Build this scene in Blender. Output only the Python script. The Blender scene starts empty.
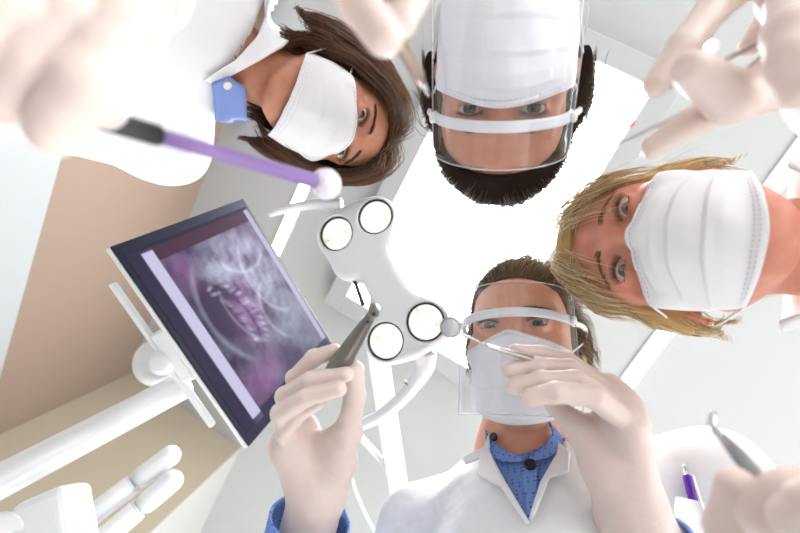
import bpy, math
import numpy as np

# ------------------------------------------------------------------ camera, world, exposure, large lights
C = bpy.context.scene.collection
SC = bpy.context.scene
F = 440.0
M = np.array([[-0.4529, -0.8582, 0.2417], [0.8542, -0.4953, -0.1581], [0.2554, 0.1349, 0.9574]])
M[:, 2] /= np.linalg.norm(M[:, 2])
M[:, 0] -= M[:, 2] * (M[:, 0] @ M[:, 2]); M[:, 0] /= np.linalg.norm(M[:, 0])
M[:, 1] = np.cross(M[:, 2], M[:, 0])
EYE = np.array([0.0, 0.0, 0.95])
CEIL = 2.65

def Wd(p):                       # camera-aligned metres (right, down, forward) -> world
    return np.asarray(p, float) @ M + EYE
def Cd(w):                       # world -> camera-aligned
    return (np.asarray(w, float) - EYE) @ M.T
def px(x, y, d):
    return np.array([(x - 400) / F * d, (y - 266.5) / F * d, d], float)
DOWN = -M[:, 2]                  # gravity in camera-aligned axes

cam = bpy.data.cameras.new('camera'); camo = bpy.data.objects.new('camera', cam); C.objects.link(camo)
from mathutils import Matrix, Vector
r_, u_, b_ = M[0], -M[1], -M[2]
camo.matrix_world = Matrix(((r_[0], u_[0], b_[0], EYE[0]), (r_[1], u_[1], b_[1], EYE[1]), (r_[2], u_[2], b_[2], EYE[2]), (0, 0, 0, 1)))
cam.sensor_width = 36; cam.lens = F / 800 * 36
cam.clip_start = 0.01
cam.dof.use_dof = True; cam.dof.focus_distance = 0.56; cam.dof.aperture_fstop = 3.8
SC.camera = camo

world = bpy.data.worlds.new('world'); SC.world = world; world.use_nodes = True
bg = world.node_tree.nodes['Background']; bg.inputs[0].default_value = (0.93, 0.97, 1, 1); bg.inputs[1].default_value = 1.2
SC.view_settings.view_transform = 'Standard'; SC.view_settings.look = 'None'; SC.view_settings.gamma = 1
SC.view_settings.use_curve_mapping = False
SC.view_settings.exposure = 1.2
SC.cycles.use_denoising = True
SC.cycles.max_bounces = 10; SC.cycles.transparent_max_bounces = 24
SC.cycles.caustics_reflective = False; SC.cycles.caustics_refractive = False
SC.cycles.sample_clamp_indirect = 6

def area(name, loc, target, sx, sy, power, color=(1, 1, 1)):
    l = bpy.data.lights.new(name, 'AREA'); l.shape = 'RECTANGLE'; l.size = sx; l.size_y = sy; l.energy = power; l.color = color
    o = bpy.data.objects.new(name, l); C.objects.link(o); o.location = loc
    d = Vector(target) - Vector(loc); o.rotation_euler = d.to_track_quat('-Z', 'Y').to_euler()
    return o
PANEL_E, STRIP_E, BULB_E = 8.0, 4.0, .75
area('added_fill_light', (0.2, -4.1, 1.1), (0.2, 0, 1.10), 4.4, 1.7, 40, (0.95, 0.98, 1))  # unseen fill lamps added to brighten the downward-facing surfaces
area('added_fill_light', (-3.5, -1.2, 1.1), (0, -0.6, 1.10), 3.4, 1.7, 42, (0.95, 0.98, 1))
area('added_fill_light', (3.1, -1.6, 1.1), (0, -1.0, 1.10), 2.6, 1.7, 27, (1.0, 0.98, 0.95))

# ------------------------------------------------------------------ materials
MATS = {}
def mat(name, col, rough=0.5, metal=0.0, sss=0.0, bump=None, var=None, emis=None, coat=0.0, sheen=0.0, sssr=(1, .35, .2), scale=.006, spec=0.5):
    if name in MATS: return MATS[name]
    m = bpy.data.materials.new(name); m.use_nodes = True; nt = m.node_tree; b = nt.nodes['Principled BSDF']
    b.inputs['Base Color'].default_value = (*col, 1); b.inputs['Roughness'].default_value = rough; b.inputs['Metallic'].default_value = metal
    b.inputs['Specular IOR Level'].default_value = spec
    if sss:
        b.inputs['Subsurface Weight'].default_value = sss; b.inputs['Subsurface Radius'].default_value = sssr; b.inputs['Subsurface Scale'].default_value = scale
    if coat: b.inputs['Coat Weight'].default_value = coat; b.inputs['Coat Roughness'].default_value = .08
    if sheen: b.inputs['Sheen Weight'].default_value = sheen
    if emis: b.inputs['Emission Color'].default_value = (*emis[0], 1); b.inputs['Emission Strength'].default_value = emis[1]
    tc = nt.nodes.new('ShaderNodeTexCoord')
    if var:                      # (second colour, scale)
        n = nt.nodes.new('ShaderNodeTexNoise'); n.inputs['Scale'].default_value = var[1]; n.inputs['Detail'].default_value = 4
        mx = nt.nodes.new('ShaderNodeMix'); mx.data_type = 'RGBA'
        rp = nt.nodes.new('ShaderNodeMapRange'); rp.inputs[1].default_value = .35; rp.inputs[2].default_value = .65
        nt.links.new(tc.outputs['Object'], n.inputs['Vector']); nt.links.new(n.outputs[0], rp.inputs[0]); nt.links.new(rp.outputs[0], mx.inputs[0])
        mx.inputs[6].default_value = (*col, 1); mx.inputs[7].default_value = (*var[0], 1); nt.links.new(mx.outputs[2], b.inputs['Base Color'])
    if bump:                     # list of (scale, strength, distance)
        prev = None
        for sc_, st_, di_ in bump:
            n = nt.nodes.new('ShaderNodeTexNoise'); n.inputs['Scale'].default_value = sc_; n.inputs['Detail'].default_value = 3
            bp = nt.nodes.new('ShaderNodeBump'); bp.inputs['Strength'].default_value = st_; bp.inputs['Distance'].default_value = di_
            nt.links.new(tc.outputs['Object'], n.inputs['Vector']); nt.links.new(n.outputs[0], bp.inputs['Height'])
            if prev: nt.links.new(prev.outputs[0], bp.inputs['Normal'])
            prev = bp
        nt.links.new(prev.outputs[0], b.inputs['Normal'])
    MATS[name] = m
    return m

def clear_mat(name, tint=(1, 1, 1), gloss=0.10, haze=0.05):
    m = bpy.data.materials.new(name); m.use_nodes = True; nt = m.node_tree; nt.nodes.clear()
    out = nt.nodes.new('ShaderNodeOutputMaterial'); tr = nt.nodes.new('ShaderNodeBsdfTransparent'); tr.inputs[0].default_value = (*tint, 1)
    gl = nt.nodes.new('ShaderNodeBsdfGlossy'); gl.inputs['Roughness'].default_value = .06
    df = nt.nodes.new('ShaderNodeBsdfDiffuse'); df.inputs[0].default_value = (.9, .93, .97, 1)
    tcn = nt.nodes.new('ShaderNodeTexCoord'); nz_ = nt.nodes.new('ShaderNodeTexNoise'); nz_.inputs['Scale'].default_value = 14; bpn = nt.nodes.new('ShaderNodeBump'); bpn.inputs['Strength'].default_value = .35; bpn.inputs['Distance'].default_value = .01
    nt.links.new(tcn.outputs['Object'], nz_.inputs['Vector']); nt.links.new(nz_.outputs[0], bpn.inputs['Height']); nt.links.new(bpn.outputs[0], gl.inputs['Normal'])
    lw0 = nt.nodes.new('ShaderNodeLayerWeight'); lw0.inputs[0].default_value = .12
    lw = nt.nodes.new('ShaderNodeMath'); lw.operation = 'MULTIPLY_ADD'; lw.inputs[1].default_value = .28; lw.inputs[2].default_value = .022
    nt.links.new(lw0.outputs['Facing'], lw.inputs[0])
    m1 = nt.nodes.new('ShaderNodeMixShader'); m2 = nt.nodes.new('ShaderNodeMixShader'); m1.inputs[0].default_value = haze
    nt.links.new(tr.outputs[0], m1.inputs[1]); nt.links.new(df.outputs[0], m1.inputs[2])
    nt.links.new(lw.outputs[0], m2.inputs[0]); nt.links.new(m1.outputs[0], m2.inputs[1]); nt.links.new(gl.outputs[0], m2.inputs[2])
    nt.links.new(m2.outputs[0], out.inputs[0]); MATS[name] = m
    return m

# ------------------------------------------------------------------ object helpers
def tag(o, label=None, cat=None, group=None, kind=None):
    for k, v in (('label', label), ('category', cat), ('group', group), ('kind', kind)):
        if v: o[k] = v
    return o
def empty(name, loc_cam, label, cat, group=None):
    o = bpy.data.objects.new(name, None); C.objects.link(o); o.location = Wd(loc_cam); o.empty_display_size = .05
    return tag(o, label, cat, group)
def root_loc(parent):
    v = np.zeros(3)
    while parent is not None:
        v += np.array(parent.location); parent = parent.parent
    return v
def mesh_world(name, V, Fc, mats, parent=None, smooth=True, midx=None, sharp=None):
    V = np.asarray(V, float) - root_loc(parent)
    me = bpy.data.meshes.new(name); me.from_pydata(V.tolist(), [], [list(map(int, f)) for f in Fc] if not isinstance(Fc, list) else Fc)
    for m in (mats if isinstance(mats, (list, tuple)) else [mats]): me.materials.append(m)
    if midx is not None: me.polygons.foreach_set('material_index', np.asarray(midx, np.int32))
    me.polygons.foreach_set('use_smooth', np.full(len(me.polygons), smooth))
    me.validate(); me.update()
    if sharp: me.set_sharp_from_angle(angle=math.radians(sharp))
    o = bpy.data.objects.new(name, me); C.objects.link(o)
    if parent is not None: o.parent = parent
    return o
def mesh(name, V, Fc, mats, parent=None, **k):     # camera-aligned vertices
    return mesh_world(name, Wd(V), Fc, mats, parent, **k)

class MB:                                           # collects pieces of ONE mesh
    def __init__(s): s.V = []; s.F = []; s.I = []; s.n = 0
    def add(s, V, Fc, mi=0):
        V = np.asarray(V, float); s.V.append(V); s.F += [[int(i) + s.n for i in f] for f in Fc]; s.I += [mi] * len(Fc); s.n += len(V); return s
    def build(s, name, mats, parent=None, world=False, **k):
        V = np.concatenate(s.V)
        return (mesh_world if world else mesh)(name, V, s.F, mats, parent, midx=s.I, **k)

def unit(v): v = np.asarray(v, float); return v / np.linalg.norm(v)
def frame(d):
    d = unit(d); a = np.array([0, 0, 1.]) if abs(d[2]) < .9 else np.array([1., 0, 0])
    u = unit(np.cross(a, d)); return u, np.cross(d, u), d
def lathe(a, d, prof, n=24, cap=True):              # prof: list of (dist along d, radius)
    u, v, d = frame(d); a = np.asarray(a, float); th = np.linspace(0, 2 * np.pi, n, endpoint=False)
    ring = np.cos(th)[:, None] * u + np.sin(th)[:, None] * v
    V = np.concatenate([a + h * d + r * ring for h, r in prof]); m = len(prof); Fc = []
    for i in range(m - 1):
        for j in range(n):
            k = (j + 1) % n; Fc.append([i * n + j, i * n + k, (i + 1) * n + k, (i + 1) * n + j])
    if cap: Fc.append(list(range(n))[::-1]); Fc.append([(m - 1) * n + j for j in range(n)])
    return V, Fc
def tube(P, r, n=10, flat=None, cap=True):          # swept tube; r scalar or list; flat=(axis vector, factor)
    P = np.asarray(P, float); m = len(P); r = np.broadcast_to(np.asarray(r, float), (m,))
    T = np.gradient(P, axis=0); T /= np.linalg.norm(T, axis=1)[:, None] + 1e-12
    u = frame(T[0])[0] if flat is None else np.asarray(flat[0], float); th = np.linspace(0, 2 * np.pi, n, endpoint=False); V = []
    for i in range(m):
        u = u - T[i] * (u @ T[i]); u = unit(u); v = np.cross(T[i], u)
        V.append(P[i] + r[i] * (np.cos(th)[:, None] * u * (flat[1] if flat else 1) + np.sin(th)[:, None] * v))
    V = np.concatenate(V); Fc = [[i * n + j, i * n + (j + 1) % n, (i + 1) * n + (j + 1) % n, (i + 1) * n + j] for i in range(m - 1) for j in range(n)]
    if cap: Fc.append(list(range(n))[::-1]); Fc.append([(m - 1) * n + j for j in range(n)])
    return V, Fc
def spline(P, n=24):                                # Catmull-Rom
    P = np.asarray(P, float); Q = np.vstack([2 * P[0] - P[1], P, 2 * P[-1] - P[-2]]); out = []
    for t in np.linspace(0, len(P) - 1 - 1e-9, n):
        i = int(t); f = t - i; a, b, c, d = Q[i:i + 4]
        out.append(.5 * (2 * b + (c - a) * f + (2 * a - 5 * b + 4 * c - d) * f * f + (-a + 3 * b - 3 * c + d) * f ** 3))
    return np.array(out)
def box(o, a, b, c):                                # corner + three edge vectors
    o, a, b, c = (np.asarray(q, float) for q in (o, a, b, c))
    V = [o, o + a, o + a + b, o + b, o + c, o + a + c, o + a + b + c, o + b + c]
    Fc = [[0, 3, 2, 1], [4, 5, 6, 7], [0, 1, 5, 4], [1, 2, 6, 5], [2, 3, 7, 6], [3, 0, 4, 7]]
    if np.dot(np.cross(a, b), c) < 0: Fc = [f[::-1] for f in Fc]
    return V, Fc
def bevel(o, w, seg=3, angle=40):
    m = o.modifiers.new('bevel', 'BEVEL'); m.width = w; m.segments = seg; m.limit_method = 'ANGLE'; m.angle_limit = math.radians(angle)
    return o
def sheet(G, th, closed=False):                     # G (n,m,3) grid -> solid sheet of thickness th
    G = np.asarray(G, float); n, m = G.shape[:2]
    N = np.cross(np.gradient(G, axis=0), np.gradient(G, axis=1)); N /= np.linalg.norm(N, axis=2)[..., None] + 1e-12
    V = np.concatenate([(G + N * th / 2).reshape(-1, 3), (G - N * th / 2).reshape(-1, 3)]); o = n * m; Fc = []
    for i in range(n - 1):
        for j in range(m - 1):
            q = [i * m + j, (i + 1) * m + j, (i + 1) * m + j + 1, i * m + j + 1]; Fc.append(q); Fc.append([k + o for k in q[::-1]])
    ring = [j for j in range(m)] + [i * m + m - 1 for i in range(1, n)] + [(n - 1) * m + j for j in range(m - 2, -1, -1)] + [i * m for i in range(n - 2, 0, -1)]
    for k in range(len(ring)):
        a, b = ring[k], ring[(k + 1) % len(ring)]; Fc.append([a, b, b + o, a + o])
    return V, Fc
def ruled(A, B, n=14, m=8):                         # grid between two polylines
    def rs(P):
        P = np.asarray(P, float); s = np.r_[0, np.cumsum(np.linalg.norm(np.diff(P, axis=0), axis=1))]; t = np.linspace(0, s[-1], n)
        return np.array([np.interp(t, s, P[:, k]) for k in range(P.shape[1])]).T
    A, B = rs(A), rs(B); w = np.linspace(0, 1, m)
    return A[:, None, :] * (1 - w)[None, :, None] + B[:, None, :] * w[None, :, None]

# ------------------------------------------------------------------ distance fields
def rc(p, a, b, r1, r2=None):
    r2 = r1 if r2 is None else r2; a = np.asarray(a, np.float32); ba = np.asarray(b, np.float32) - a; pa = p - a
    t = np.clip(pa @ ba / max(float(ba @ ba), 1e-12), 0, 1)
    return np.linalg.norm(pa - t[:, None] * ba, axis=1) - (r1 + (r2 - r1) * t)
def sph(p, c, r): return np.linalg.norm(p - np.asarray(c, np.float32), axis=1) - r
def ell(p, c, r, A=None):                           # A rows = local axes
    q = p - np.asarray(c, np.float32)
    if A is not None: q = q @ np.asarray(A, np.float32).T
    r = np.asarray(r, np.float32); k0 = np.linalg.norm(q / r, axis=1); k1 = np.linalg.norm(q / (r * r), axis=1)
    return k0 * (k0 - 1) / np.maximum(k1, 1e-9)
def smin(a, b, k): h = np.maximum(k - np.abs(a - b), 0) / k; return np.minimum(a, b) - h * h * k * .25
def smax(a, b, k): return -smin(-a, -b, k)
def grad(f, p, e):
    g = np.stack([f(p + np.eye(3, dtype=np.float32)[i] * e) - f(p - np.eye(3, dtype=np.float32)[i] * e) for i in range(3)], 1)
    return g / (np.linalg.norm(g, axis=1)[:, None] + 1e-9)
def nets(f, lo, hi, h, refine=2):
    """naive surface nets of f=0 inside a box, evaluated only near the surface"""
    lo = np.asarray(lo, np.float32); hi = np.asarray(hi, np.float32); B = 8
    nb = np.ceil((hi - lo) / (h * B)).astype(int) + 1; n = nb * B
    ci = np.stack(np.meshgrid(*[np.arange(k) for k in nb], indexing='ij'), -1).reshape(-1, 3)
    cv = f((lo + (ci * B + B / 2 - .5) * h).astype(np.float32)); near = np.abs(cv) < h * B * .87 * 1.7 + .004
    V = np.repeat(np.repeat(np.repeat(np.where(cv > 0, 1., -1.).astype(np.float32).reshape(nb), B, 0), B, 1), B, 2)
    loc = np.stack(np.meshgrid(*[np.arange(B)] * 3, indexing='ij'), -1).reshape(-1, 3)
    ca = ci[near]
    for s in range(0, len(ca), 600):
        g = (ca[s:s + 600, None, :] * B + loc[None]).reshape(-1, 3); V[g[:, 0], g[:, 1], g[:, 2]] = f((lo + g * h).astype(np.float32))
    V[0], V[-1], V[:, 0], V[:, -1], V[:, :, 0], V[:, :, -1] = (np.abs(V[0]) + 1e-5, np.abs(V[-1]) + 1e-5, np.abs(V[:, 0]) + 1e-5, np.abs(V[:, -1]) + 1e-5, np.abs(V[:, :, 0]) + 1e-5, np.abs(V[:, :, -1]) + 1e-5)
    S = V < 0; n1 = n - 1
    cnt = np.zeros(n1, np.int8)
    for dx in (0, 1):
        for dy in (0, 1):
            for dz in (0, 1): cnt += S[dx:n1[0] + dx, dy:n1[1] + dy, dz:n1[2] + dz]
    act = np.argwhere((cnt > 0) & (cnt < 8)); idx = np.full(n1, -1, np.int64); idx[act[:, 0], act[:, 1], act[:, 2]] = np.arange(len(act))
    acc = np.zeros((len(act), 3)); w = np.zeros(len(act))
    cor = [(x, y, z) for x in (0, 1) for y in (0, 1) for z in (0, 1)]
    for a in cor:
        for k in range(3):
            if a[k]: continue
            b = list(a); b[k] = 1
            va = V[act[:, 0] + a[0], act[:, 1] + a[1], act[:, 2] + a[2]]; vb = V[act[:, 0] + b[0], act[:, 1] + b[1], act[:, 2] + b[2]]
            cr = (va < 0) != (vb < 0); t = np.where(cr, va / np.where(cr, va - vb, 1), 0)
            pt = np.array(a, float)[None].repeat(len(act), 0); pt[:, k] += t; acc += pt * cr[:, None]; w += cr
    P = (lo + (act + acc / w[:, None]) * h).astype(np.float32)
    for _ in range(refine):
        d = f(P); P = P - grad(f, P, h * .3) * np.clip(d, -h * .6, h * .6)[:, None] * .8
    Q = []
    for k in range(3):
        i, j = (k + 1) % 3, (k + 2) % 3
        sl = [slice(1, n[0] - 1)] * 3; A = S; sh = [slice(None)] * 3; sh[k] = slice(0, n[k] - 1); s2 = [slice(None)] * 3; s2[k] = slice(1, n[k])
        e = np.argwhere(A[tuple(sh)] != A[tuple(s2)]); ok = (e[:, i] > 0) & (e[:, j] > 0) & (e[:, i] < n[i] - 1) & (e[:, j] < n[j] - 1); e = e[ok]
        def at(di, dj): q = e.copy(); q[:, i] += di; q[:, j] += dj; return idx[q[:, 0], q[:, 1], q[:, 2]]
        q = np.stack([at(-1, -1), at(0, -1), at(0, 0), at(-1, 0)], 1); ins = A[e[:, 0], e[:, 1], e[:, 2]]
        q[~ins] = q[~ins][:, ::-1]; Q.append(q)
    Q = np.concatenate(Q); Q = Q[(Q >= 0).all(1)]
    return P.astype(float), Q.tolist()
def drape(pts, f, off=0.0, t0=.25):                 # march rays from the lens position through pixel points onto a field
    pts = np.asarray(pts, float); d = np.stack([(pts[..., 0] - 400) / F, (pts[..., 1] - 266.5) / F, np.ones(pts.shape[:-1])], -1); sh = d.shape
    d = d.reshape(-1, 3); d /= np.linalg.norm(d, axis=1)[:, None]; t = np.full(len(d), t0)
    for _ in range(90): t += .7 * np.clip(f((d * t[:, None]).astype(np.float32)) - off, -.05, .05)
    return (d * t[:, None]).reshape(sh)
def wob(p, s, seed=0):                              # cheap smooth noise in -1..1
    r = np.random.RandomState(seed); o = 0
    for k in range(5):
        w = r.normal(size=3); w *= s * (1 + .35 * k) / np.linalg.norm(w); o = o + np.sin(p @ w.astype(np.float32) + r.uniform(0, 6.28)) / (1 + .35 * k)
    return o / 3.2
# ------------------------------------------------------------------ the room
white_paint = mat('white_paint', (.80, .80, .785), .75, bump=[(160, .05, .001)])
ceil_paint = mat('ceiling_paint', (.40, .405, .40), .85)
beige_paint = mat('beige_paint', (.28, .20, .153), .7, bump=[(160, .05, .001)])
cream_paint = mat('cream_paint', (.42, .36, .27), .7)
floor_vinyl = mat('floor_vinyl', (.88, .87, .86), .5, var=((.85, .84, .83), 3))
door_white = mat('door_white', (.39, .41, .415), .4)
glassm = clear_mat('window_glass')
XL, XH, YL, YH, XC, YC = -3.6, 3.2, -4.2, 1.19, 1.63, .51
def struct(name, V, Fc, m, **k): return tag(mesh_world(name, V, Fc, m, None, smooth=False, **k), kind='structure')
struct('floor', *box((XL, YL, -.1), (XH - XL, 0, 0), (0, YH - YL, 0), (0, 0, .1)), floor_vinyl)
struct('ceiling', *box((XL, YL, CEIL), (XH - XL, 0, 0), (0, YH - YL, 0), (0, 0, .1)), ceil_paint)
struct('wall_left', *box((XL, YH, 0), (XC - XL, 0, 0), (0, .12, 0), (0, 0, CEIL)), beige_paint)
struct('wall_left_end', *box((XC, YC + .004, 0), (.1, 0, 0), (0, YH - YC + .1, 0), (0, 0, CEIL)), cream_paint)
struct('wall_left_return', *box((XC + .004, YC, 0), (XH - XC, 0, 0), (0, .1, 0), (0, 0, CEIL)), mat('soft_white_paint', (.44, .435, .42), .75))
def wall_with_window(name, wname, a, e, n, W, w0, w1):     # wall along e from a, opening w0..w1, sill .35, head 2.3
    a, e, n = (np.array(q, float) for q in (a, e, n)); z = np.array([0, 0, 1.]); mb = MB()
    for s0, s1, z0, z1 in ((0, w0, 0, CEIL), (w1, W, 0, CEIL), (w0, w1, 0, .35), (w0, w1, 2.3, CEIL)):
        mb.add(*box(a + e * s0 + z * z0, e * (s1 - s0), n * .12, z * (z1 - z0)))
    tag(mb.build(name, white_paint, world=True, smooth=False), kind='structure')
    fr = MB()
    for s0, s1, z0, z1 in ((w0, w0 + .06, .35, 2.3), (w1 - .06, w1, .35, 2.3), (w0, w1, .35, .41), (w0, w1, 2.24, 2.3), ((w0 + w1) / 2 - .03, (w0 + w1) / 2 + .03, .35, 2.3)):
        fr.add(*box(a + e * s0 + z * z0 + n * .03, e * (s1 - s0), n * .05, z * (z1 - z0)))
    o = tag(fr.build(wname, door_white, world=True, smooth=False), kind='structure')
    mesh_world('window_pane', *box(a + e * w0 + z * .35 + n * .05, e * (w1 - w0), n * .006, z * 1.95), glassm, o, smooth=False)
wall_with_window('wall_right', 'added_window_1', (XL, YL, 0), (1, 0, 0), (0, -1, 0), XH - XL, 1.4, 6.0)  # windows added on the unseen walls to go with the fill lamps
wall_with_window('wall_back', 'added_window_2', (XL, YL, 0), (0, 1, 0), (-1, 0, 0), YH - YL, 1.2, 4.8)
wall_with_window('wall_front', 'added_window_3', (XH, YL, 0), (0, 1, 0), (1, 0, 0), YC - YL + .1, 1.2, 4.0)
# tall white door against the beige wall, its head showing at the far left
dz = 1.965
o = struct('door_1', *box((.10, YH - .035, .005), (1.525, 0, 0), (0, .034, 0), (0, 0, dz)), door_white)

# ceiling panel light and strips
alu = mat('white_aluminium', (.36, .365, .37), .35, .0)
panel_glow = mat('panel_glow', (1, 1, 1), .5, emis=((.97, .99, 1), PANEL_E))
strip_glow = mat('strip_glow', (1, 1, 1), .5, emis=((1, .96, .88), STRIP_E))
grey_ink = mat('grey_ink', (.45, .45, .48), .6); red_ink = mat('red_ink', (.75, .05, .10), .5)
x0, x1, y0, y1, zb, zw = -.497, .655, -.225, .367, CEIL - .062, .078
t = empty('ceiling_panel_light', Cd(((x0 + x1) / 2, (y0 + y1) / 2, CEIL)), 'large glowing rectangular light panel in a pale frame on the ceiling', 'ceiling light')
for (a, e, f_) in (((x0 - zw, y0 - zw, zb), (x1 - x0 + 2 * zw, 0, 0), (0, zw, 0)), ((x0 - zw, y1, zb), (x1 - x0 + 2 * zw, 0, 0), (0, zw, 0)), ((x0 - zw, y0, zb), (zw, 0, 0), (0, y1 - y0, 0)), ((x1, y0, zb), (zw, 0, 0), (0, y1 - y0, 0))):
    bevel(mesh_world('frame_bar', *box(a, e, f_, (0, 0, CEIL - zb)), alu, t, smooth=False), .004, 2)
mesh_world('diffuser', *box((x0, y0, zb + .022), (x1 - x0, 0, 0), (0, y1 - y0, 0), (0, 0, .02)), panel_glow, t, smooth=False)
# maker's lettering and red mark on the right frame bar (too small to read in the photo): strokes of small lettering
def on_bar(x, y): return np.array([(x - 400) / F, (y - 266.5) / F, 1.0])
def bar_pt(x, y):
    v = on_bar(x, y) @ M; v = v * ((zb - .001 - EYE[2]) / v[2]); return v + EYE
def stroke(mb, pts, r):
    P = np.array([bar_pt(*q) for q in pts]); V, Fc = tube(P, r, 6); V[:, 2] = zb - .0008 + (V[:, 2] - zb) * .15; mb.add(V, Fc)
red = MB(); stroke(red, [(629.5, 127.5), (631, 124.5), (632.5, 125.5), (633.5, 122.0), (635.5, 120.8)], .0045); stroke(red, [(630, 125.6), (633, 124.2)], .005)
red.build('logo_mark', red_ink, t, world=True)
gr = MB()
for k in range(7):
    c0 = np.array([636.2, 117.5]) + np.array([.72, -1.38]) * k * 1.15
    stroke(gr, [c0 + (-1.6, -.8), c0 + (1.3, .7)], .0016)
    if k % 2: stroke(gr, [c0 + (1.3, .7), c0 + (1.7, -.3)], .0016)
gr.build('lettering', grey_ink, t, world=True)

def strip(x0, x1, y, w, label):
    t = empty('strip_light', Cd(((x0 + x1) / 2, y, CEIL)), label, 'ceiling light')
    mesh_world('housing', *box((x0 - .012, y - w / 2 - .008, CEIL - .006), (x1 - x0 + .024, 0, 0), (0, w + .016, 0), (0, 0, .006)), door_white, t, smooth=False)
    mesh_world('diffuser', *box((x0, y - w / 2, CEIL - .01), (x1 - x0, 0, 0), (0, w, 0), (0, 0, .006)), strip_glow, t, smooth=False)
strip(-1.3, 1.2, .747, .042, 'glowing strip light on the ceiling, beside the monitor\'s top corner')
strip(-1.5, .62, -.716, .046, 'glowing strip light on the ceiling, behind the blonde woman')
for x, y, lb in ((-.690, -.313, 'small round spotlight on the ceiling between the fingers of the tweezer hand'), (-.697, -.622, 'small round spotlight on the ceiling at the right frame edge below the tweezer hand')):
    t = empty('ceiling_spotlight', Cd((x, y, CEIL)), lb, 'ceiling light')
    mesh_world('trim_ring', *lathe((x, y, CEIL), (0, 0, -1), [(0, .030), (.006, .030), (.006, .022), (.002, .021)], 28), door_white, t)
    mesh_world('lens', *lathe((x, y, CEIL - .002), (0, 0, -1), [(0, .021), (.003, .021), (.005, .012)], 28), strip_glow, t)

# ------------------------------------------------------------------ dental lamp
lamp_white = mat('lamp_white', (.80, .81, .82), .28, coat=.3)
chrome = mat('chrome', (.72, .72, .70), .18, 1.0); dark = mat('dark_plastic', (.02, .02, .022), .4)
bulbs = [px(337, 234, .80), px(375.5, 217, .785), px(386, 341, .745), px(425.5, 322, .73)]
ex = unit(bulbs[1] - bulbs[0]); nz = unit(np.cross(bulbs[2] - bulbs[0], ex)); nz = nz if nz[2] < 0 else -nz
ey = np.cross(nz, ex); LC = sum(bulbs) / 4; LA = np.array([ex, ey, nz])
L2 = lambda p: (np.asarray(p, float) - LC) @ LA.T
lb = [L2(b) for b in bulbs]
def lamp_sdf(p):
    q = (p - LC.astype(np.float32)) @ LA.T.astype(np.float32); u = q[:, :2]
    c = [np.linalg.norm(u - np.array(b[:2], np.float32), axis=1) - .0385 for b in lb]
    ma, mb_ = (lb[0][:2] + lb[1][:2]) / 2, (lb[2][:2] + lb[3][:2]) / 2
    def cap(a, b, r):
        a = np.array(a, np.float32); ba = np.array(b, np.float32) - a; t_ = np.clip((u - a) @ ba / float(ba @ ba), 0, 1)
        return np.linalg.norm(u - a - t_[:, None] * ba, axis=1) - r
    d = smin(c[0], c[1], .05); d = smin(d, smin(c[2], c[3], .05), .01)
    d = smin(d, cap(ma, mb_, .034), .045)
    d = smin(d, cap(lb[0][:2], lb[0][:2] + (mb_ - ma) * .27, .036), .02)
    w = np.stack([np.maximum(d + .014, 0), np.maximum(np.abs(q[:, 2] + .028) - .034 + .014, 0)], 1)
    d3 = np.linalg.norm(w, axis=1) + np.minimum(np.maximum(d + .014, np.abs(q[:, 2] + .028) - .02), 0) - .014
    for b in lb:
        cyl = np.maximum(np.linalg.norm(u - np.array(b[:2], np.float32), axis=1) - .0322, -.0135 - q[:, 2])
        d3 = smax(d3, -cyl, .003)
    return d3
lamp = empty('dental_lamp', LC, 'white four-bulb dental lamp head with two curved handles hanging in the middle', 'dental lamp')
V, Fc = nets(lamp_sdf, LC - .2, LC + .2, .0028)
mesh('lamp_body', V, Fc, lamp_white, lamp)
bulb_m = bpy.data.materials.new('bulb_glow'); bulb_m.use_nodes = True; nt = bulb_m.node_tree; b = nt.nodes['Principled BSDF']
vo = nt.nodes.new('ShaderNodeTexVoronoi'); vo.inputs['Scale'].default_value = 190; tc = nt.nodes.new('ShaderNodeTexCoord')
no = nt.nodes.new('ShaderNodeTexNoise'); no.inputs['Scale'].default_value = 45; no.inputs['Detail'].default_value = 3
ad = nt.nodes.new('ShaderNodeMath'); ad.operation = 'MULTIPLY_ADD'; ad.inputs[1].default_value = .5
rp = nt.nodes.new('ShaderNodeValToRGB'); rp.color_ramp.elements[0].position = .34; rp.color_ramp.elements[1].position = .60
rp.color_ramp.elements[0].color = (.40, .36, .20, 1); rp.color_ramp.elements[1].color = (1.0, .98, .85, 1)
sep = nt.nodes.new('ShaderNodeSeparateColor')
nt.links.new(tc.outputs['Object'], vo.inputs['Vector']); nt.links.new(tc.outputs['Object'], no.inputs['Vector'])
nt.links.new(vo.outputs['Color'], sep.inputs[0]); nt.links.new(sep.outputs[0], ad.inputs[0]); nt.links.new(no.outputs[0], ad.inputs[2])
nt.links.new(ad.outputs[0], rp.inputs[0]); nt.links.new(rp.outputs[0], b.inputs['Emission Color']); b.inputs['Emission Strength'].default_value = .44
b.inputs['Base Color'].default_value = (.25, .24, .2, 1); b.inputs['Roughness'].default_value = .2
bulb_core = mat('bulb_core', (1, 1, 1), .3, emis=((1, .99, .93), BULB_E))
for q in bulbs:
    s = q - nz * .0105
    rf = mesh('reflector', *lathe(s, nz, [(0, .0005), (.0004, .010), (.002, .018), (.0075, .0290), (.0098, .0302), (.0098, .0315), (-.003, .0315)], 40), [bulb_m], lamp)
    mesh('bezel', *lathe(s + nz * .0085, nz, [(0, .0290), (.0045, .0296), (.0045, .0320), (0, .0325)], 40, cap=False), dark, rf)
    mesh('bulb', *lathe(s + nz * .001, nz, [(0, .0105), (.003, .0098), (.0055, .006), (.0065, .0008)], 24), bulb_core, rf)
def handle(P, r, fl):
    P = spline(P, 26); mesh('handle', *tube(P, np.interp(np.linspace(0, 1, 26), np.linspace(0, 1, len(r)), r), 16, flat=(nz, fl)), lamp_white, lamp)
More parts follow.
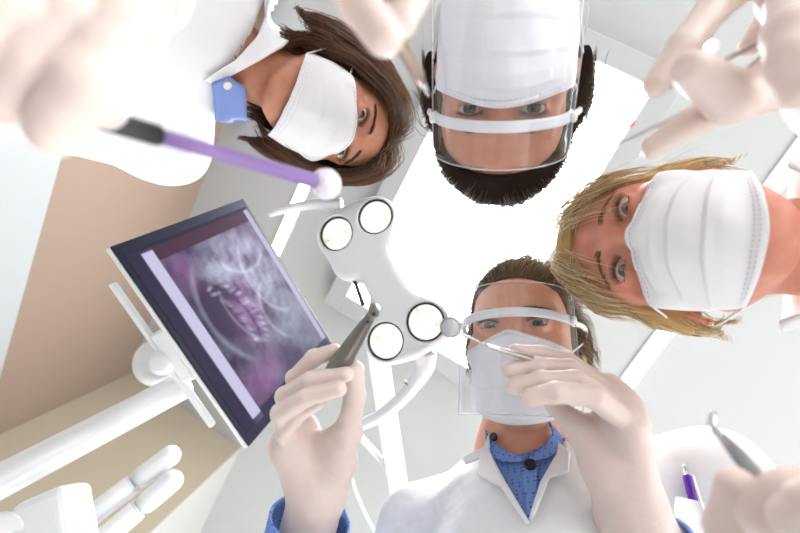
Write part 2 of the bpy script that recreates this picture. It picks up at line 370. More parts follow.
handle([px(341, 205, .815), px(318, 204, .82), px(292, 208, .825), px(269, 215, .825)], [.013, .011, .0085, .0075, .004], 1.5)
handle([px(424, 352, .765), px(424, 366, .765), px(414, 384, .765), px(398, 402, .765), px(378, 417, .765), px(352, 428, .765)], [.022, .019, .0135, .012, .011, .010], 1.3)
mesh('handle_joint', *lathe(px(411, 385.5, .765), px(405, 393, .765) - px(411, 385.5, .765), [(0, .0148), (.0016, .0148)], 20), dark, lamp)
mesh('switch_panel', *box(px(351.5, 275, .79), px(354.5, 274, .79) - px(351.5, 275, .79), px(363, 306, .775) - px(352, 275, .79), nz * .006), dark, lamp, smooth=False)
jt = px(384, 318, .83)
mesh('swivel_joint', *lathe(px(384, 300, .80), px(380, 322, .90) - px(384, 300, .80), [(0, .026), (.05, .026), (.055, .022), (.11, .022)], 28), lamp_white, lamp)
# support arm behind the lamp, running down the picture to a ceiling post hidden behind the man
arm = empty('lamp_arm', px(440, 650, 1.25), 'pale square lamp support arm running from behind the dental lamp towards the man', 'lamp arm')
a0, a1 = px(372, 318, .90), px(424, 650, 1.22)
ax = unit(a1 - a0); au = unit(np.cross(ax, [0, 0, 1.])); av = np.cross(ax, au)
pale = mat('pale_plastic', (.74, .75, .75), .4)
bevel(mesh('arm_tube', *box(a0 - au * .022 - av * .02, au * .044, av * .04, a1 - a0), pale, arm, smooth=False), .006, 3)
mesh('arm_elbow', *lathe(a1 - M[:, 2] * .04, M[:, 2], [(0, .03), (.005, .036), (.09, .036), (.095, .03)], 24), pale, arm)
top = a1 + M[:, 2] * (CEIL - Wd(a1)[2])
mesh('ceiling_post', *tube([a1 + M[:, 2] * .05, top], .024, 16), pale, arm)
bevel(mesh('brace', *box(px(352, 424, .97), px(352, 433, .97) - px(352, 424, .97), px(385, 460, 1.03) - px(352, 424, .97), (0, 0, .01)), lamp_white, arm, smooth=False), .002, 2)
P = spline([px(351, 476, .92), px(356, 492, .94), px(366, 515, .97), px(378, 536, 1.0), px(396, 556, 1.06)], 24)
tag(mesh('cable', *tube(P, .0042, 8), mat('cable_grey', (.55, .56, .57), .5)), 'thin grey cable curving beside the blue shirt cuff below the dental lamp', 'cable')

# ------------------------------------------------------------------ monitor and its arm
TL, TR, BR, BL = (np.array(q) for q in ((-.4958, -.0353, .7504), (-.3794, -.1671, 1.0655), (-.1681, .2104, 1.1454), (-.2844, .3422, .8303)))
mA, mB = TR - TL, BL - TL; mn = np.cross(mA, mB); mn = unit(mn); mn = mn if mn @ (-TL) > 0 else -mn
mon = empty('monitor', TL + mA / 2 + mB / 2, 'dark-framed flat monitor showing a purple dental x-ray of a jaw', 'monitor')
bez = mat('bezel_dark', (.018, .018, .035), .3, spec=.2)
bevel(mesh('casing', *box(TL - mn * .017, mA, mB, mn * .0125), mat('casing_white', (.82, .82, .80), .4), mon, smooth=False), .004, 2)
bevel(mesh('bezel', *box(TL - mn * .0045 + (mA + mB) * .004, mA * .992, mB * .992, mn * .0045), bez, mon, smooth=False), .0015, 2)
# screen picture: u across the short edge, v down the long edge
nu, nv = 150, 190
uu, vv = np.meshgrid(np.linspace(0, 1, nu), np.linspace(0, 1, nv), indexing='ij'); u, v = uu.ravel(), vv.ravel()
def fbm(x, y, s, seed):
    r = np.random.RandomState(seed); o = 0; a = 1; tot = 0
    for k in range(5):
        th = r.uniform(0, 6.28, 3)
        for q in th: o = o + a * np.sin((x * np.cos(q) + y * np.sin(q)) * s + r.uniform(0, 6.28) + 1.3 * np.sin((x * np.sin(q) - y * np.cos(q)) * s * .7 + r.uniform(0, 6)))
        tot += 3 * a; a *= .6; s *= 1.9
    return o / tot
n1, n2 = fbm(u, v, 11, 3), fbm(u, v, 26, 5)
gl = lambda cx, cy, rx, ry, an=0: np.exp(-((((u - cx) * np.cos(an) + (v - cy) * np.sin(an)) / rx) ** 2 + ((-(u - cx) * np.sin(an) + (v - cy) * np.cos(an)) / ry) ** 2))
base = .15 + .09 * n1 + .06 * n2
base += .24 * gl(.74, .36, .24, .30) * (1 + 1.6 * n2) + .20 * gl(.50, .22, .16, .12) * (1 + n2) - .13 * gl(.30, .40, .14, .14) - .14 * gl(.62, .26, .05, .10, .5) - .12 * gl(.66, .55, .05, .12, -.4) + .12 * gl(.84, .74, .16, .2) - .10 * gl(.40, .12, .10, .05, .4)
for cx_, cy_, ra, rb, a0_, a1_, w_ in ((.62, .46, .42, .40, 2.2, 4.1, .045), (.66, .46, .30, .30, 2.0, 3.6, .04), (.86, .40, .22, .26, 1.6, 4.4, .05), (.80, .62, .20, .20, 2.0, 4.6, .06), (.72, .20, .20, .14, .2, 3.0, .07)):
    an = np.arctan2((v - cy_) / rb, (u - cx_) / ra) % (2 * np.pi); base += .15 * np.exp(-((np.hypot((u - cx_) / ra, (v - cy_) / rb) - 1) / w_) ** 2) * np.clip((an - a0_) * 3, 0, 1) * np.clip((a1_ - an) * 3, 0, 1)
rng = np.random.RandomState(4)
for row in (0, 1):                                  # two rows of teeth
    for k in range(12):
        s = (k - 5.5) / 6; tv = .50 + .20 * s + rng.normal() * .008; tu = (.430 if row == 0 else .545) + .05 * s + (-.06 * s * s if row == 0 else -.09 * s * s) + rng.normal() * .006
        th = .25 + .5 * s * (1 if row else .6) + rng.normal() * .22; du, dv = u - tu, v - tv; q1, q2 = du * np.cos(th) + dv * np.sin(th), -du * np.sin(th) + dv * np.cos(th)
        base += (.05 + .17 * rng.rand()) * np.exp(-((q1 / rng.uniform(.022, .046)) ** 2 + (q2 / rng.uniform(.009, .017)) ** 4)) + .30 * rng.rand() ** 2 * np.exp(-(((q1 + .012 * (1 - 2 * row)) / .016) ** 2 + (q2 / .010) ** 2))
base -= .16 * np.exp(-((u - .488 - .05 * (v - .5) / .2 + .075 * ((v - .5) / .2) ** 2) / .012) ** 2) * gl(.5, .5, .5, .17)
base = np.clip((base - .09) * 1.35, .012, .95)
col = np.stack([base * .80, base * .86, base * 1.06], 1) + np.stack([.035 + 0 * u, .02 + 0 * u, .06 + 0 * u], 1)
mag = np.clip(.75 * gl(.50, .52, .13, .17, .4) + .55 * gl(.26, .16, .10, .12) + .7 * gl(.30, .86, .20, .09) + .25 * gl(.85, .15, .3, .2), 0, 1) * (1 + .5 * n1)  # magenta blotches: reflections on the screen, painted into its picture
col = col * (1 - .35 * mag[:, None]) + mag[:, None] * np.array([.22, .05, .20])
topband = v < .0                                     # bands of the viewing program
col[(u < .075)] = (.035, .025, .06); bar = (u > .085) & (u < .155); col[bar & (v > .03) & (v < .97)] = (.62, .60, .80)
col[u > .955] = (.50, .47, .66)
col[(v < .085) & (u > .16) & (u < .955)] = (.075, .030, .055)
col[(v > .955) & (u > .155)] = (.03, .03, .07); col[(v < .018)] = (.03, .025, .05)
ii = TL + mn * .0006
G = ii + uu[..., None] * mA * .93 + vv[..., None] * mB * .90 + mA * .035 + mB * .05
Vs = np.concatenate([G.reshape(-1, 3), (G - mn * .003).reshape(-1, 3)[[0, nv - 1, nu * nv - 1, (nu - 1) * nv]]])
Fs = [[i * nv + j, (i + 1) * nv + j, (i + 1) * nv + j + 1, i * nv + j + 1] for i in range(nu - 1) for j in range(nv - 1)]
sm = bpy.data.materials.new('screen_picture'); sm.use_nodes = True; nt = sm.node_tree; b = nt.nodes['Principled BSDF']
at = nt.nodes.new('ShaderNodeVertexColor'); at.layer_name = 'picture'; nt.links.new(at.outputs[0], b.inputs['Emission Color']); b.inputs['Emission Strength'].default_value = .42
b.inputs['Base Color'].default_value = (.01, .01, .014, 1); b.inputs['Roughness'].default_value = .3; b.inputs['Specular IOR Level'].default_value = .04
so = mesh('screen', Vs, Fs, sm, mon, smooth=False)
ca = so.data.color_attributes.new('picture', 'FLOAT_COLOR', 'POINT')
cc = np.ones((len(Vs), 4)); cc[:len(col), :3] = col; ca.data.foreach_set('color', cc.ravel().astype(np.float32)); so.data.update()
# bracket, ball joint and tubular arm
marm = empty('monitor_stand', px(-250, 640, .50), 'white tubular monitor stand with ball joint reaching in from the left', 'monitor arm')
b0, b1 = TL + .12 * mB + .02 * mA - mn * .07, TL + .86 * mB + .02 * mA - mn * .07
au = unit(mA)
bevel(mesh('bracket_bar', *box(b0 - au * .006, au * .014, b1 - b0, mn * .010), lamp_white, marm, smooth=False), .003, 2)
bm = b0 + (b1 - b0) * .52
bevel(mesh('bracket_plate', *box(bm - unit(mB) * .055 - au * .005 + mn * .010, au * .10, unit(mB) * .11, mn * .042), lamp_white, marm, smooth=False), .006, 3)
ball = px(158, 362, .93)
mesh('ball_joint', *nets(lambda p: smin(ell(p, ball, (.046, .05, .05)), rc(p, ball, bm, .030, .026), .02), ball - .12, ball + .14, .004), lamp_white, marm)
t0, t1, t2 = px(186, 384, .90), px(-30, 497, .68), px(-250, 625, .50)
mesh('arm_tube', *tube(np.array([t0 + (t1 - t0) * s for s in (-.02, -.005, .02)] + [t1, t2]), [.018, .024, .0275, .0275, .0275], 28), lamp_white, marm)
hq = px(30, 515, .70)
hx = unit(px(68, 487, .72) - px(14, 512, .68)); hn = unit(np.cross(hx, [.3, .8, .5])); hyv = np.cross(hn, hx)
bevel(mesh('arm_housing', *box(px(5, 497, .69) - hn * .025, px(60, 474, .73) - px(5, 497, .69), px(80, 600, .67) - px(60, 474, .73), (.01, .02, .06)), lamp_white, marm, smooth=False), .014, 4)
bevel(mesh('housing_seam', *lathe(px(6, 524, .665), (.2, .25, -.9), [(0, .024), (.006, .024)], 28), pale, marm), .002, 2)
mesh('stand_pole', *tube([t2 + M[:, 2] * .03, t2 + DOWN * (Wd(t2)[2] - .02)], .035, 20), lamp_white, marm)
mesh('stand_base', *lathe(t2 + DOWN * (Wd(t2)[2] - .03), DOWN, [(0, .10), (.004, .22), (.03, .22)], 32), lamp_white, marm)
def delivery(P, label):
    a, b_, c_ = (np.array(q) for q in P); t = empty('instrument_arm', c_, label, 'instrument arm', 'instrument arms under the monitor')
    j = a + (b_ - a) * .0
    mesh('arm_end', *nets(lambda p: rc(p, a, a + (c_ - a) * .12, .0235, .0235), np.minimum(a, a + (c_ - a) * .2) - .05, np.maximum(a, a + (c_ - a) * .2) + .05, .0045), lamp_white, t)
    d = unit(c_ - a); s = a + (c_ - a) * .17
    mesh('arm_tube', *tube([s, s + d * .004, c_], [.0205, .0225, .0225], 24), lamp_white, t)
    mesh('seam_ring', *lathe(a + (c_ - a) * .165, d, [(0, .0215), (.004, .0215)], 24), pale, t)
    end = c_
    mesh('arm_post', *tube([end, end + DOWN * (Wd(end)[2] - .0)], .03, 16), lamp_white, t)
delivery((px(170, 456, 1.02), px(150, 468, 1.0), px(-120, 675, .75)), 'upper of two short white instrument arms under the monitor')
delivery((px(172, 481, .99), px(160, 490, .97), px(-90, 700, .73)), 'lower of two short white instrument arms under the monitor')

# treatment chair added below the lens to shade nearby hands, running to the left
chair_grey = mat('chair_grey', (.24, .25, .27), .5, coat=.1)
cd = unit(np.array([-.52, .854, 0]) @ M * [1, 1, 0]); cs = np.cross([0, 0, 1.], cd); co = EYE * [1, 1, 0]
ch = bpy.data.objects.new('added_dental_chair', None); C.objects.link(ch); w = co + cd * .75; ch.location = (w[0], w[1], 0); tag(ch, 'unseen grey treatment chair added below the lens to shade the near hands', 'chair')
def pad(name, s0, s1, w_, z0, z1, t_):
    P0, P1 = co + cd * s0 + [0, 0, z0], co + cd * s1 + [0, 0, z1]; ax = unit(P1 - P0); nn = np.cross(ax, cs); nn = nn if nn[2] > 0 else -nn
    o = mesh_world(name, *box(P0 - cs * w_ / 2 - nn * t_, cs * w_, P1 - P0, nn * t_), chair_grey, ch, smooth=True, sharp=60); bevel(o, t_ * .4, 4); return o
pad('headrest', -.16, .08, .30, .80, .77, .07); pad('backrest', .09, .72, .56, .77, .60, .10); pad('seat', .73, 1.08, .54, .60, .62, .12); pad('leg_rest', 1.09, 1.42, .48, .62, .56, .09)
mesh_world('pedestal', *lathe(co + cd * .80, (0, 0, 1), [(0, .28), (.05, .28), (.07, .12), (.48, .12)], 32), lamp_white, ch)
# ------------------------------------------------------------------ people
latex = mat('latex_glove', (.78, .645, .59), .40, sss=.35, scale=.007, sssr=(1, .5, .3), bump=[(55, .35, .003), (240, .22, .0008)], spec=.45)
latex_dark = mat('latex_rim', (.72, .60, .55), .45)
coat_white = mat('coat_white', (.86, .87, .89), .8, bump=[(11, .5, .02), (900, .08, .0004)], sheen=.1)
mask_white = mat('mask_white', (.88, .88, .90), .85, bump=[(28, .22, .004), (700, .10, .0004)])
mask_loop = mat('mask_loop', (.85, .85, .86), .8)
band_white = mat('band_white', (.84, .85, .87), .35)
visor = clear_mat('clear_visor', (.985, .99, 1.0), haze=.003)
edge_highlight = clear_mat('highlight_edge', (.96, .97, 1.0), haze=.35)  # whitish haze stands in for the highlight along the visor's edges
eye_white = mat('eye_white', (.58, .54, .52), .15, coat=.8); pupil = mat('pupil', (.006, .006, .006), .1, coat=1.0)
trouser_white = mat('trouser_white', (.72, .73, .75), .85); shoe_white = mat('shoe_white', (.7, .7, .7), .5)
navy = mat('navy_button', (.012, .014, .035), .35)

def dotted(name, col, dot):
    m = mat(name, col, .8, bump=[(18, .2, .008), (900, .1, .0004)]); nt = m.node_tree; b = nt.nodes['Principled BSDF']
    tc = nt.nodes.new('ShaderNodeTexCoord'); vo = nt.nodes.new('ShaderNodeTexVoronoi'); vo.inputs['Scale'].default_value = 190; vo.inputs['Randomness'].default_value = .25
    rp = nt.nodes.new('ShaderNodeValToRGB'); rp.color_ramp.interpolation = 'CONSTANT'; rp.color_ramp.elements[0].color = (*dot, 1); rp.color_ramp.elements[1].position = .26; rp.color_ramp.elements[1].color = (*col, 1)
    nt.links.new(tc.outputs['Object'], vo.inputs['Vector']); nt.links.new(vo.outputs['Distance'], rp.inputs[0]); nt.links.new(rp.outputs[0], b.inputs['Base Color'])
    return m
blue_shirt = dotted('blue_dotted_shirt', (.17, .30, .68), (.05, .09, .30))
blue_cloth = mat('blue_cloth', (.20, .28, .60), .8, bump=[(30, .3, .006)])

def hairline(z, kind):
    if kind == 'short': return np.interp(z, [-.10, -.03, .0, .018, .03, .05, .07, .085], [-.10, -.075, -.03, -.035, .0, .045, .058, .066])
    if kind == 'back': return np.interp(z, [-.10, -.03, .0, .02, .04, .06, .08], [-.11, -.09, -.03, .0, .045, .060, .068])
    if kind == 'bob': return np.interp(z, [-.10, -.03, .0, .02, .04, .06, .08], [-.03, -.03, -.035, -.01, .036, .053, .060])
    return np.interp(z, [-.10, -.03, .0, .02, .04, .06, .08], [-.12, -.10, -.05, -.01, .036, .053, .060])
def head_sdf(p, jaw=1.0):
    q = p.copy(); q[:, 0] = np.abs(q[:, 0]); x = q
    d = ell(x, (0, .030, -.008), (.0735, .086, .094))
    d = smin(d, ell(x, (0, -.035, .030), (.0585, .080, .062)), .03)
    d = smin(d, rc(x, (.050 * jaw, -.062, -.004), (.016, -.106, .056), .016, .016), .03)
    d = smin(d, ell(x, (0, -.104, .060), (.027, .019, .024)), .02)
    d = smin(d, sph(x, (.043, -.030, .055), .021), .025)
    d = smin(d, rc(x, (.010, .019, .0845), (.046, .016, .062), .0085, .008), .016)
    d = smax(d, -ell(x, (.033, .000, .101), (.018, .0125, .020)), .014)          # eye sockets
    d = smin(d, rc(x, (0, .010, .086), (0, -.034, .1085), .0068, .0105), .012)    # nose
    d = smin(d, ell(x, (.0125, -.040, .096), (.0085, .0075, .011)), .007)
    d = smin(d, ell(x, (.008, -.0715, .0875), (.022, .0055, .010)), .006)          # lips
    d = smin(d, ell(x, (.0, -.081, .0865), (.020, .0065, .010)), .006)
    lid = sph(x, (.0315, .0, .0765), .0142)
    lid = smax(lid, -ell(x, (.0315, -.0008, .092), (.0126, .0036, .016)), .0016)
    d = smin(d, lid, .006)
    d = smax(d, -ell(x, (.0315, -.0008, .094), (.0123, .0034, .014)), .0012)
    ear = ell(x, (.079, -.012, -.010), (.0075, .031, .019), np.array([[.93, 0, .36], [0, 1, 0], [-.36, 0, .93]]))
    ear = smax(ear, -ell(x, (.086, -.006, -.006), (.006, .020, .012)), .004)
    return smin(d, ear, .008)

def rotm(z, up=(0, 1, 0)):
    z = unit(z); x = unit(np.cross(up, z)); return np.array([x, np.cross(z, x), z])

class Head:
    def __init__(s, R, t, seed, scale=1.0): s.R, s.t, s.k = np.array(R), np.array(t), scale; s.rng = np.random.RandomState(seed)
    def out(s, p): return (np.asarray(p) * s.k) @ s.R.T + s.t
    def inn(s, c): return ((np.asarray(c) - s.t) @ s.R) / s.k

HEADS = {}
def strands(name, paths, r, mats, root, H, tone=None, sides=3):
    """paths (n,k,3) head-local -> one mesh of thin tapering tubes"""
    n, k = paths.shape[:2]; T = np.gradient(paths, axis=1); T /= np.linalg.norm(T, axis=2)[..., None] + 1e-9
    ref = unit(np.array([.31, .52, .79])); u = np.cross(T, ref); u /= np.linalg.norm(u, axis=2)[..., None] + 1e-9; v = np.cross(T, u)
    w = np.interp(np.linspace(0, 1, k), [0, .6, 1], [1, .9, .15])[None, :, None] * np.asarray(r).reshape(-1, 1, 1)
    th = np.arange(sides) * 2 * np.pi / sides
    V = np.stack([paths + w * (np.cos(a) * u + np.sin(a) * v) for a in th], 2).reshape(-1, 3)
    i = np.arange(n)[:, None, None] * k * sides + np.arange(k - 1)[None, :, None] * sides + np.arange(sides)[None, None, :]
    j = np.arange(n)[:, None, None] * k * sides + np.arange(k - 1)[None, :, None] * sides + ((np.arange(sides) + 1) % sides)[None, None, :]
    Fc = np.stack([i, j, j + sides, i + sides], -1).reshape(-1, 4)
    tone = np.zeros(n, int) if tone is None else tone
    return V, Fc.tolist(), np.repeat(tone, (k - 1) * sides).tolist()

def grow(H, kind, n, vel, steps, ds, offs, extra=None, curl=0.0, jit=.05, tight=.35, hn=.003):
    """roots on the scalp, marched along vel(); each lock keeps its own height above the skull"""
    rng = H.rng; g = rng.normal(size=(n * 5, 3)); g /= np.linalg.norm(g, axis=1)[:, None]
    c = np.array([0, .03, -.008]); p = c + g * .2
    f = lambda q: np.minimum(head_sdf(q.astype(np.float32)), H.neckf(q.astype(np.float32)))
    for _ in range(14): p = p - g * f(p)[:, None] * .9
    ok = (p[:, 1] > hairline(p[:, 2], kind) + rng.normal(size=len(p)) * hn)
    if extra is not None: ok &= extra(p)
    p = p[ok][:n]; n = len(p); root = p.copy()
    lk = .5 + .5 * wob(p.astype(np.float32), 90, 3); off = offs[0] + (offs[1] - offs[0]) * np.clip(.65 * rng.rand(n) ** 1.2 + .35 * lk, 0, 1)
    cl = np.stack([wob(p.astype(np.float32), 120, k) for k in (11, 12, 13)], 1) * .16; J = rng.normal(size=(n, 3)) * jit + cl; out = [p]; vp = None; dl = (ds * rng.uniform(.62, 1.0, n))[:, None]
    for k in range(steps):
        t = k / steps; v = vel(p, root, t, rng); v = v / (np.linalg.norm(v, axis=1)[:, None] + 1e-9) + J
        gr = grad(f, p.astype(np.float32), .003); d = f(p); v = v - gr * (np.sum(v * gr, 1) * .85)[:, None]; v /= np.linalg.norm(v, axis=1)[:, None] + 1e-9
        if vp is not None: v = unit_rows(v * .6 + vp * .4)
        vp = v; p = p + v * dl; d = f(p); tgt = off * min(1, (k + 1) / 4) * (1 - curl * t)
        mv = np.where(d < tgt, tgt - d, (tgt - d) * tight); p = p + gr * mv[:, None]; out.append(p)
    return np.stack(out, 1)
def unit_rows(v): return v / (np.linalg.norm(v, axis=1)[:, None] + 1e-9)

def make_head(H, root, skin, eye_col, brow_col, N, neck_r, chest=None, jaw=1.0, gaze=None, brow=1.0, browy=0.0):
    Nl = H.inn(N); chest_l = [(H.inn(c), r) for c, r in (chest or [])]
    def body(p):
        d = head_sdf(p, jaw); nk = rc(p, (0, -.058, -.022), Nl, neck_r * .9, neck_r); 
        d = smin(d, nk, .022)
        for c, r in chest_l: d = smin(d, rc(p, Nl, c, neck_r * .95, r), .05)
        return d
    H.neckf = lambda p: rc(p, (0, -.058, -.022), Nl, neck_r * .9, neck_r)
    pts = np.array([Nl] + [c for c, _ in chest_l] + [[-.09, -.12, -.11], [.09, .13, .125]])
    V, Fc = nets(body, pts.min(0) - .075, pts.max(0) + .02, .0026)
    mesh('body', H.out(V), Fc, skin, root)
    H.body = body
    iris = mat('iris_' + eye_col[0], eye_col[1], .15, coat=.8)
    for s in (1, -1):
        c = np.array([.0315 * s, 0, .0765]); g = unit(unit(H.inn(np.zeros(3)) - c) * .62 + np.array([0, -.08, .38]))
        th = np.array([0, .10, .23, .24, .40, .58, .59, .7, .95, 1.3, 1.7, 2.1, 2.6, np.pi]); prof = [(.0124 - .0124 * np.cos(a), max(.0124 * np.sin(a), 1e-5)) for a in th]
        V, Fc = lathe(c + g * .0124, -g, prof, 28)
        mi = [1 if i < 28 * 2 else (2 if i < 28 * 5 else 0) for i in range(28 * 13)] + [1, 0]
        mesh('eye', H.out(V), Fc, [eye_white, pupil, iris], root, midx=mi)
    hm = mat('brow_' + brow_col[0], brow_col[1], .6); f = lambda q: head_sdf(q.astype(np.float32)); rng = H.rng
    def onface(x, y, lift):
        p = np.stack([x, y, np.full_like(x, .13)], 1)
        for _ in range(30): p[:, 2] -= .8 * (f(p) - lift)
        return p
    for s in (1, -1):
        n = int(150 * brow); t = rng.rand(n); bx = .012 + .036 * t; by = .0195 + browy + .0055 * np.sin(t * 2.3) - .004 * t + rng.normal(size=n) * .0016 * (1 - .5 * t)
        P = []
        for k in np.linspace(0, 1, 5): P.append(onface(s * (bx + .0065 * k), by + (.004 * (1 - t) - .001) * k, .0006 + .0012 * k))
        V, Fc, mi = strands('eyebrow', np.stack(P, 1), .00042, hm, root, H)
        mesh('eyebrow', H.out(V), Fc, hm, root)
        n = 42; t = np.linspace(-1, 1, n); lx = .0315 + .0124 * t; ly = .0037 * np.sqrt(np.maximum(0, 1 - t * t)) - .0006; P = []
        zl = onface(s * lx, ly + .0008, .0003)
        for k in np.linspace(0, 1, 5): P.append(zl + np.stack([s * (.003 * t * k), .0035 * k * k + .0005 * k + 0 * t, .0062 * k + 0 * t], 1))
        n2 = 16; t2 = np.linspace(-.8, .9, n2); z2 = onface(s * (.0315 + .012 * t2), -.0040 * np.sqrt(1 - t2 * t2) - .0010, .0002); P2 = [z2 + np.stack([s * .001 * t2 * k, -.002 * k + 0 * t2, .003 * k + 0 * t2], 1) for k in np.linspace(0, 1, 5)]
        V, Fc, mi = strands('eyelashes', np.concatenate([np.stack(P, 1), np.stack(P2, 1)]), .00033, hm, root, H)
        mesh('eyelashes', H.out(V), Fc, mat('lash_black', (.015, .011, .01), .6), root)

def fly(paths, rng, n, amp):
    k = rng.randint(0, len(paths), n); P = paths[k].copy(); t = np.linspace(0, 1, P.shape[1])[None, :, None]
    return P + (rng.normal(size=(n, 1, 3)) * amp * t ** 1.4 + rng.normal(size=(n, 1, 3)) * amp * .5 * np.sin(t * 5))
def add_hair(H, root, kind, mats, parts, cap=.004, capk=None):
    mb = MB(); bc = mats[0].node_tree.nodes['Principled BSDF'].inputs['Base Color'].default_value; mats = [mat(mats[0].name + '_base', tuple(bc)[:3], .95, spec=.05)] + list(mats)
    hl = lambda p: np.maximum(head_sdf(p) - cap, (hairline(p[:, 2], kind) + .002 - p[:, 1]) * .7)
    f = hl if capk is None else (lambda p: smin(hl(p), capk(p), .012))
    V, Fc = nets(f, (-.14, -.2, -.16), (.14, .16, .14), .0035); mb.add(H.out(V), Fc, 0)
    for paths, r in parts:
        tone = H.rng.randint(1, len(mats), len(paths)); V, Fc, mi = strands('hair', paths, r, mats, root, H, tone)
        V = H.out(V); mb.V.append(V); mb.F += [[i + mb.n for i in q] for q in Fc]; mb.I += mi; mb.n += len(V)
    return mb.build('hair', mats, root)

def add_mask(H, root, yt=-.018, yb=-.122, hw=.068, bow=.018, zoff=0.0, side_z=.040, pleats=3, ear=True, bulge=.0, seed=0, tilt=0.0, lowz=.0, lowbow=.016):
    nu, nv = 61, 49; U, W = np.meshgrid(np.linspace(-1, 1, nu), np.linspace(0, 1, nv), indexing='ij')
    top = yt - bow * np.abs(U) ** 1.6; bot = yb + lowbow * np.abs(U) ** 2
    Y = top * (1 - W) + bot * W; X = hw * U * (1 - .10 * W * W) * (1 + .03 * np.sin(np.pi * W)); X = X + tilt * Y
    zc = np.interp(W, [0, .12, .25, .5, .75, .9, 1], [.104, .117, .124, .124, .119, .110, .096 + lowz]) + zoff + bulge * np.sin(np.pi * W)
    Z = zc - (zc - side_z) * np.abs(U) ** 2.1
    ph = (W - .14) / .74 * (pleats + .0); fr = ph - np.floor(ph); inb = (W > .14) & (W < .88)
    Z = Z + np.where(inb, .0030 * (1 - fr) ** 3 - .0006, 0) * (1 - U ** 4)
    for e, w_, h_ in ((.045, .018, .0016), (.955, .018, .0016)): Z = Z + h_ * np.exp(-((W - e) / w_) ** 2)
    Z = Z + .0013 * np.exp(-((np.abs(U) - .95) / .03) ** 2)
    r = np.random.RandomState(seed + 7); 
    for k in range(7):                               # soft creases
        a = r.uniform(0, np.pi); s = (U * .068 * np.cos(a) + W * .1 * np.sin(a)); Z = Z + r.uniform(.0004, .0011) * np.sin(s * r.uniform(90, 260) + r.uniform(0, 6)) * np.exp(-((U - r.uniform(-.6, .6)) ** 2 + (W - r.uniform(.2, .9)) ** 2) / .25)
    P = np.stack([X, Y, Z], -1).reshape(-1, 3); f = lambda q: head_sdf(q.astype(np.float32))
    S = P.copy(); S[:, 2] = .16
    for _ in range(30): S[:, 2] -= .8 * np.clip(f(S) - .003, -.02, .02)
    P[:, 2] = np.where(S[:, 2] > -.05, -smin(-P[:, 2], -S[:, 2], .006), P[:, 2])
    G = P.reshape(nu, nv, 3)
    V, Fc = sheet(G[::-1], .0012); m = mesh('mask', H.out(V), Fc, mask_white, root)
    for ws in ((.03, .075), (.93, .97)):             # stitched edges
     st = MB()
     for w_ in ws:
      j = int(w_ * (nv - 1))
      for i in range(4, nu - 5, 2): st.add(*tube(H.out(np.array([G[i, j], G[i + 1, j]]) + [0, 0, .0009]), .00038, 5))
     st.build('stitching', mat('stitch_grey', (.62, .62, .66), .8), m)
    V, Fc = tube(H.out(G[nu // 2 - 14:nu // 2 + 15, 2] + [0, 0, .0012]), .0016, 8); mesh('nose_strip', V, Fc, mask_loop, m)
    for s in (0, nu - 1):
        sg = -1 if s == 0 else 1
        a, b_ = G[s, 2], G[s, nv - 2]
        P = spline([a, (sg * .079, -.004 + a[1] * .3, .012), (sg * .087, .004, -.022), (sg * .087, -.03, -.028), (sg * .080, -.055, .0), b_], 30)
        mesh('ear_loop', H.out(tube(P, .0013, 6)[0]), tube(P, .0013, 6)[1], mask_loop, m)
    return m

def add_shield(H, root, yb, y0, y1, z=.0, rx=.086, rz=.095, th=1.42, tip=.0, band=.011):
    sh = bpy.data.objects.new('face_shield', None); C.objects.link(sh); sh.parent = root
    cz = .036 + z
    def arc(tt, y, g=0, fl=0): return np.stack([(rx + g) * np.sin(tt), y, cz + (rz + g) * np.cos(tt) + fl], -1)
    tt = np.linspace(-th, th, 49); yy = np.linspace(y1, y0, 30); A, Bq = np.meshgrid(tt, yy, indexing='ij')
    c = .012 * np.clip((np.abs(A) / th - .8) / .2, 0, 1) ** 2 * np.sign(yb - Bq) * 1.0
    G = arc(A, Bq + c * np.clip(np.abs(Bq - yb) / .05, 0, 1), 0, tip * (yb - Bq))
    V, Fc = sheet(G, .0008); mesh('visor', H.out(V), Fc, visor, sh)
    ed = MB()
    for e_ in (G[:, 0], G[:, -1], G[0], G[-1]): ed.add(*tube(H.out(e_), .0007, 6))
    ed.build('visor_edge', edge_highlight, sh)
    t2 = np.linspace(-th * 1.04, th * 1.04, 41); A, Bq = np.meshgrid(t2, np.linspace(yb - band / 2, yb + band / 2, 5), indexing='ij')
    V, Fc = sheet(arc(A, Bq, -.003), .003); mesh('headband', H.out(V), Fc, band_white, sh)
    for s in (-1, 1):
        e = arc(np.array(s * th * 1.04), np.array(yb), -.003)
        P = spline([e, (s * .083, yb + .002, .02), (s * .083, yb, -.02), (s * .076, yb - .008, -.045)], 14)
        V, Fc = tube(P, .0035, 10); mesh('temple_arm', H.out(V), Fc, band_white, sh)
        k = arc(np.array(s * th * .93), np.array(yb), .0)
        V, Fc = lathe(k - np.array([s * .004, 0, 0]), (s, 0, .3), [(0, .0055), (.007, .0055), (.008, .004)], 16); mesh('rivet', H.out(V), Fc, band_white, sh)
    return sh

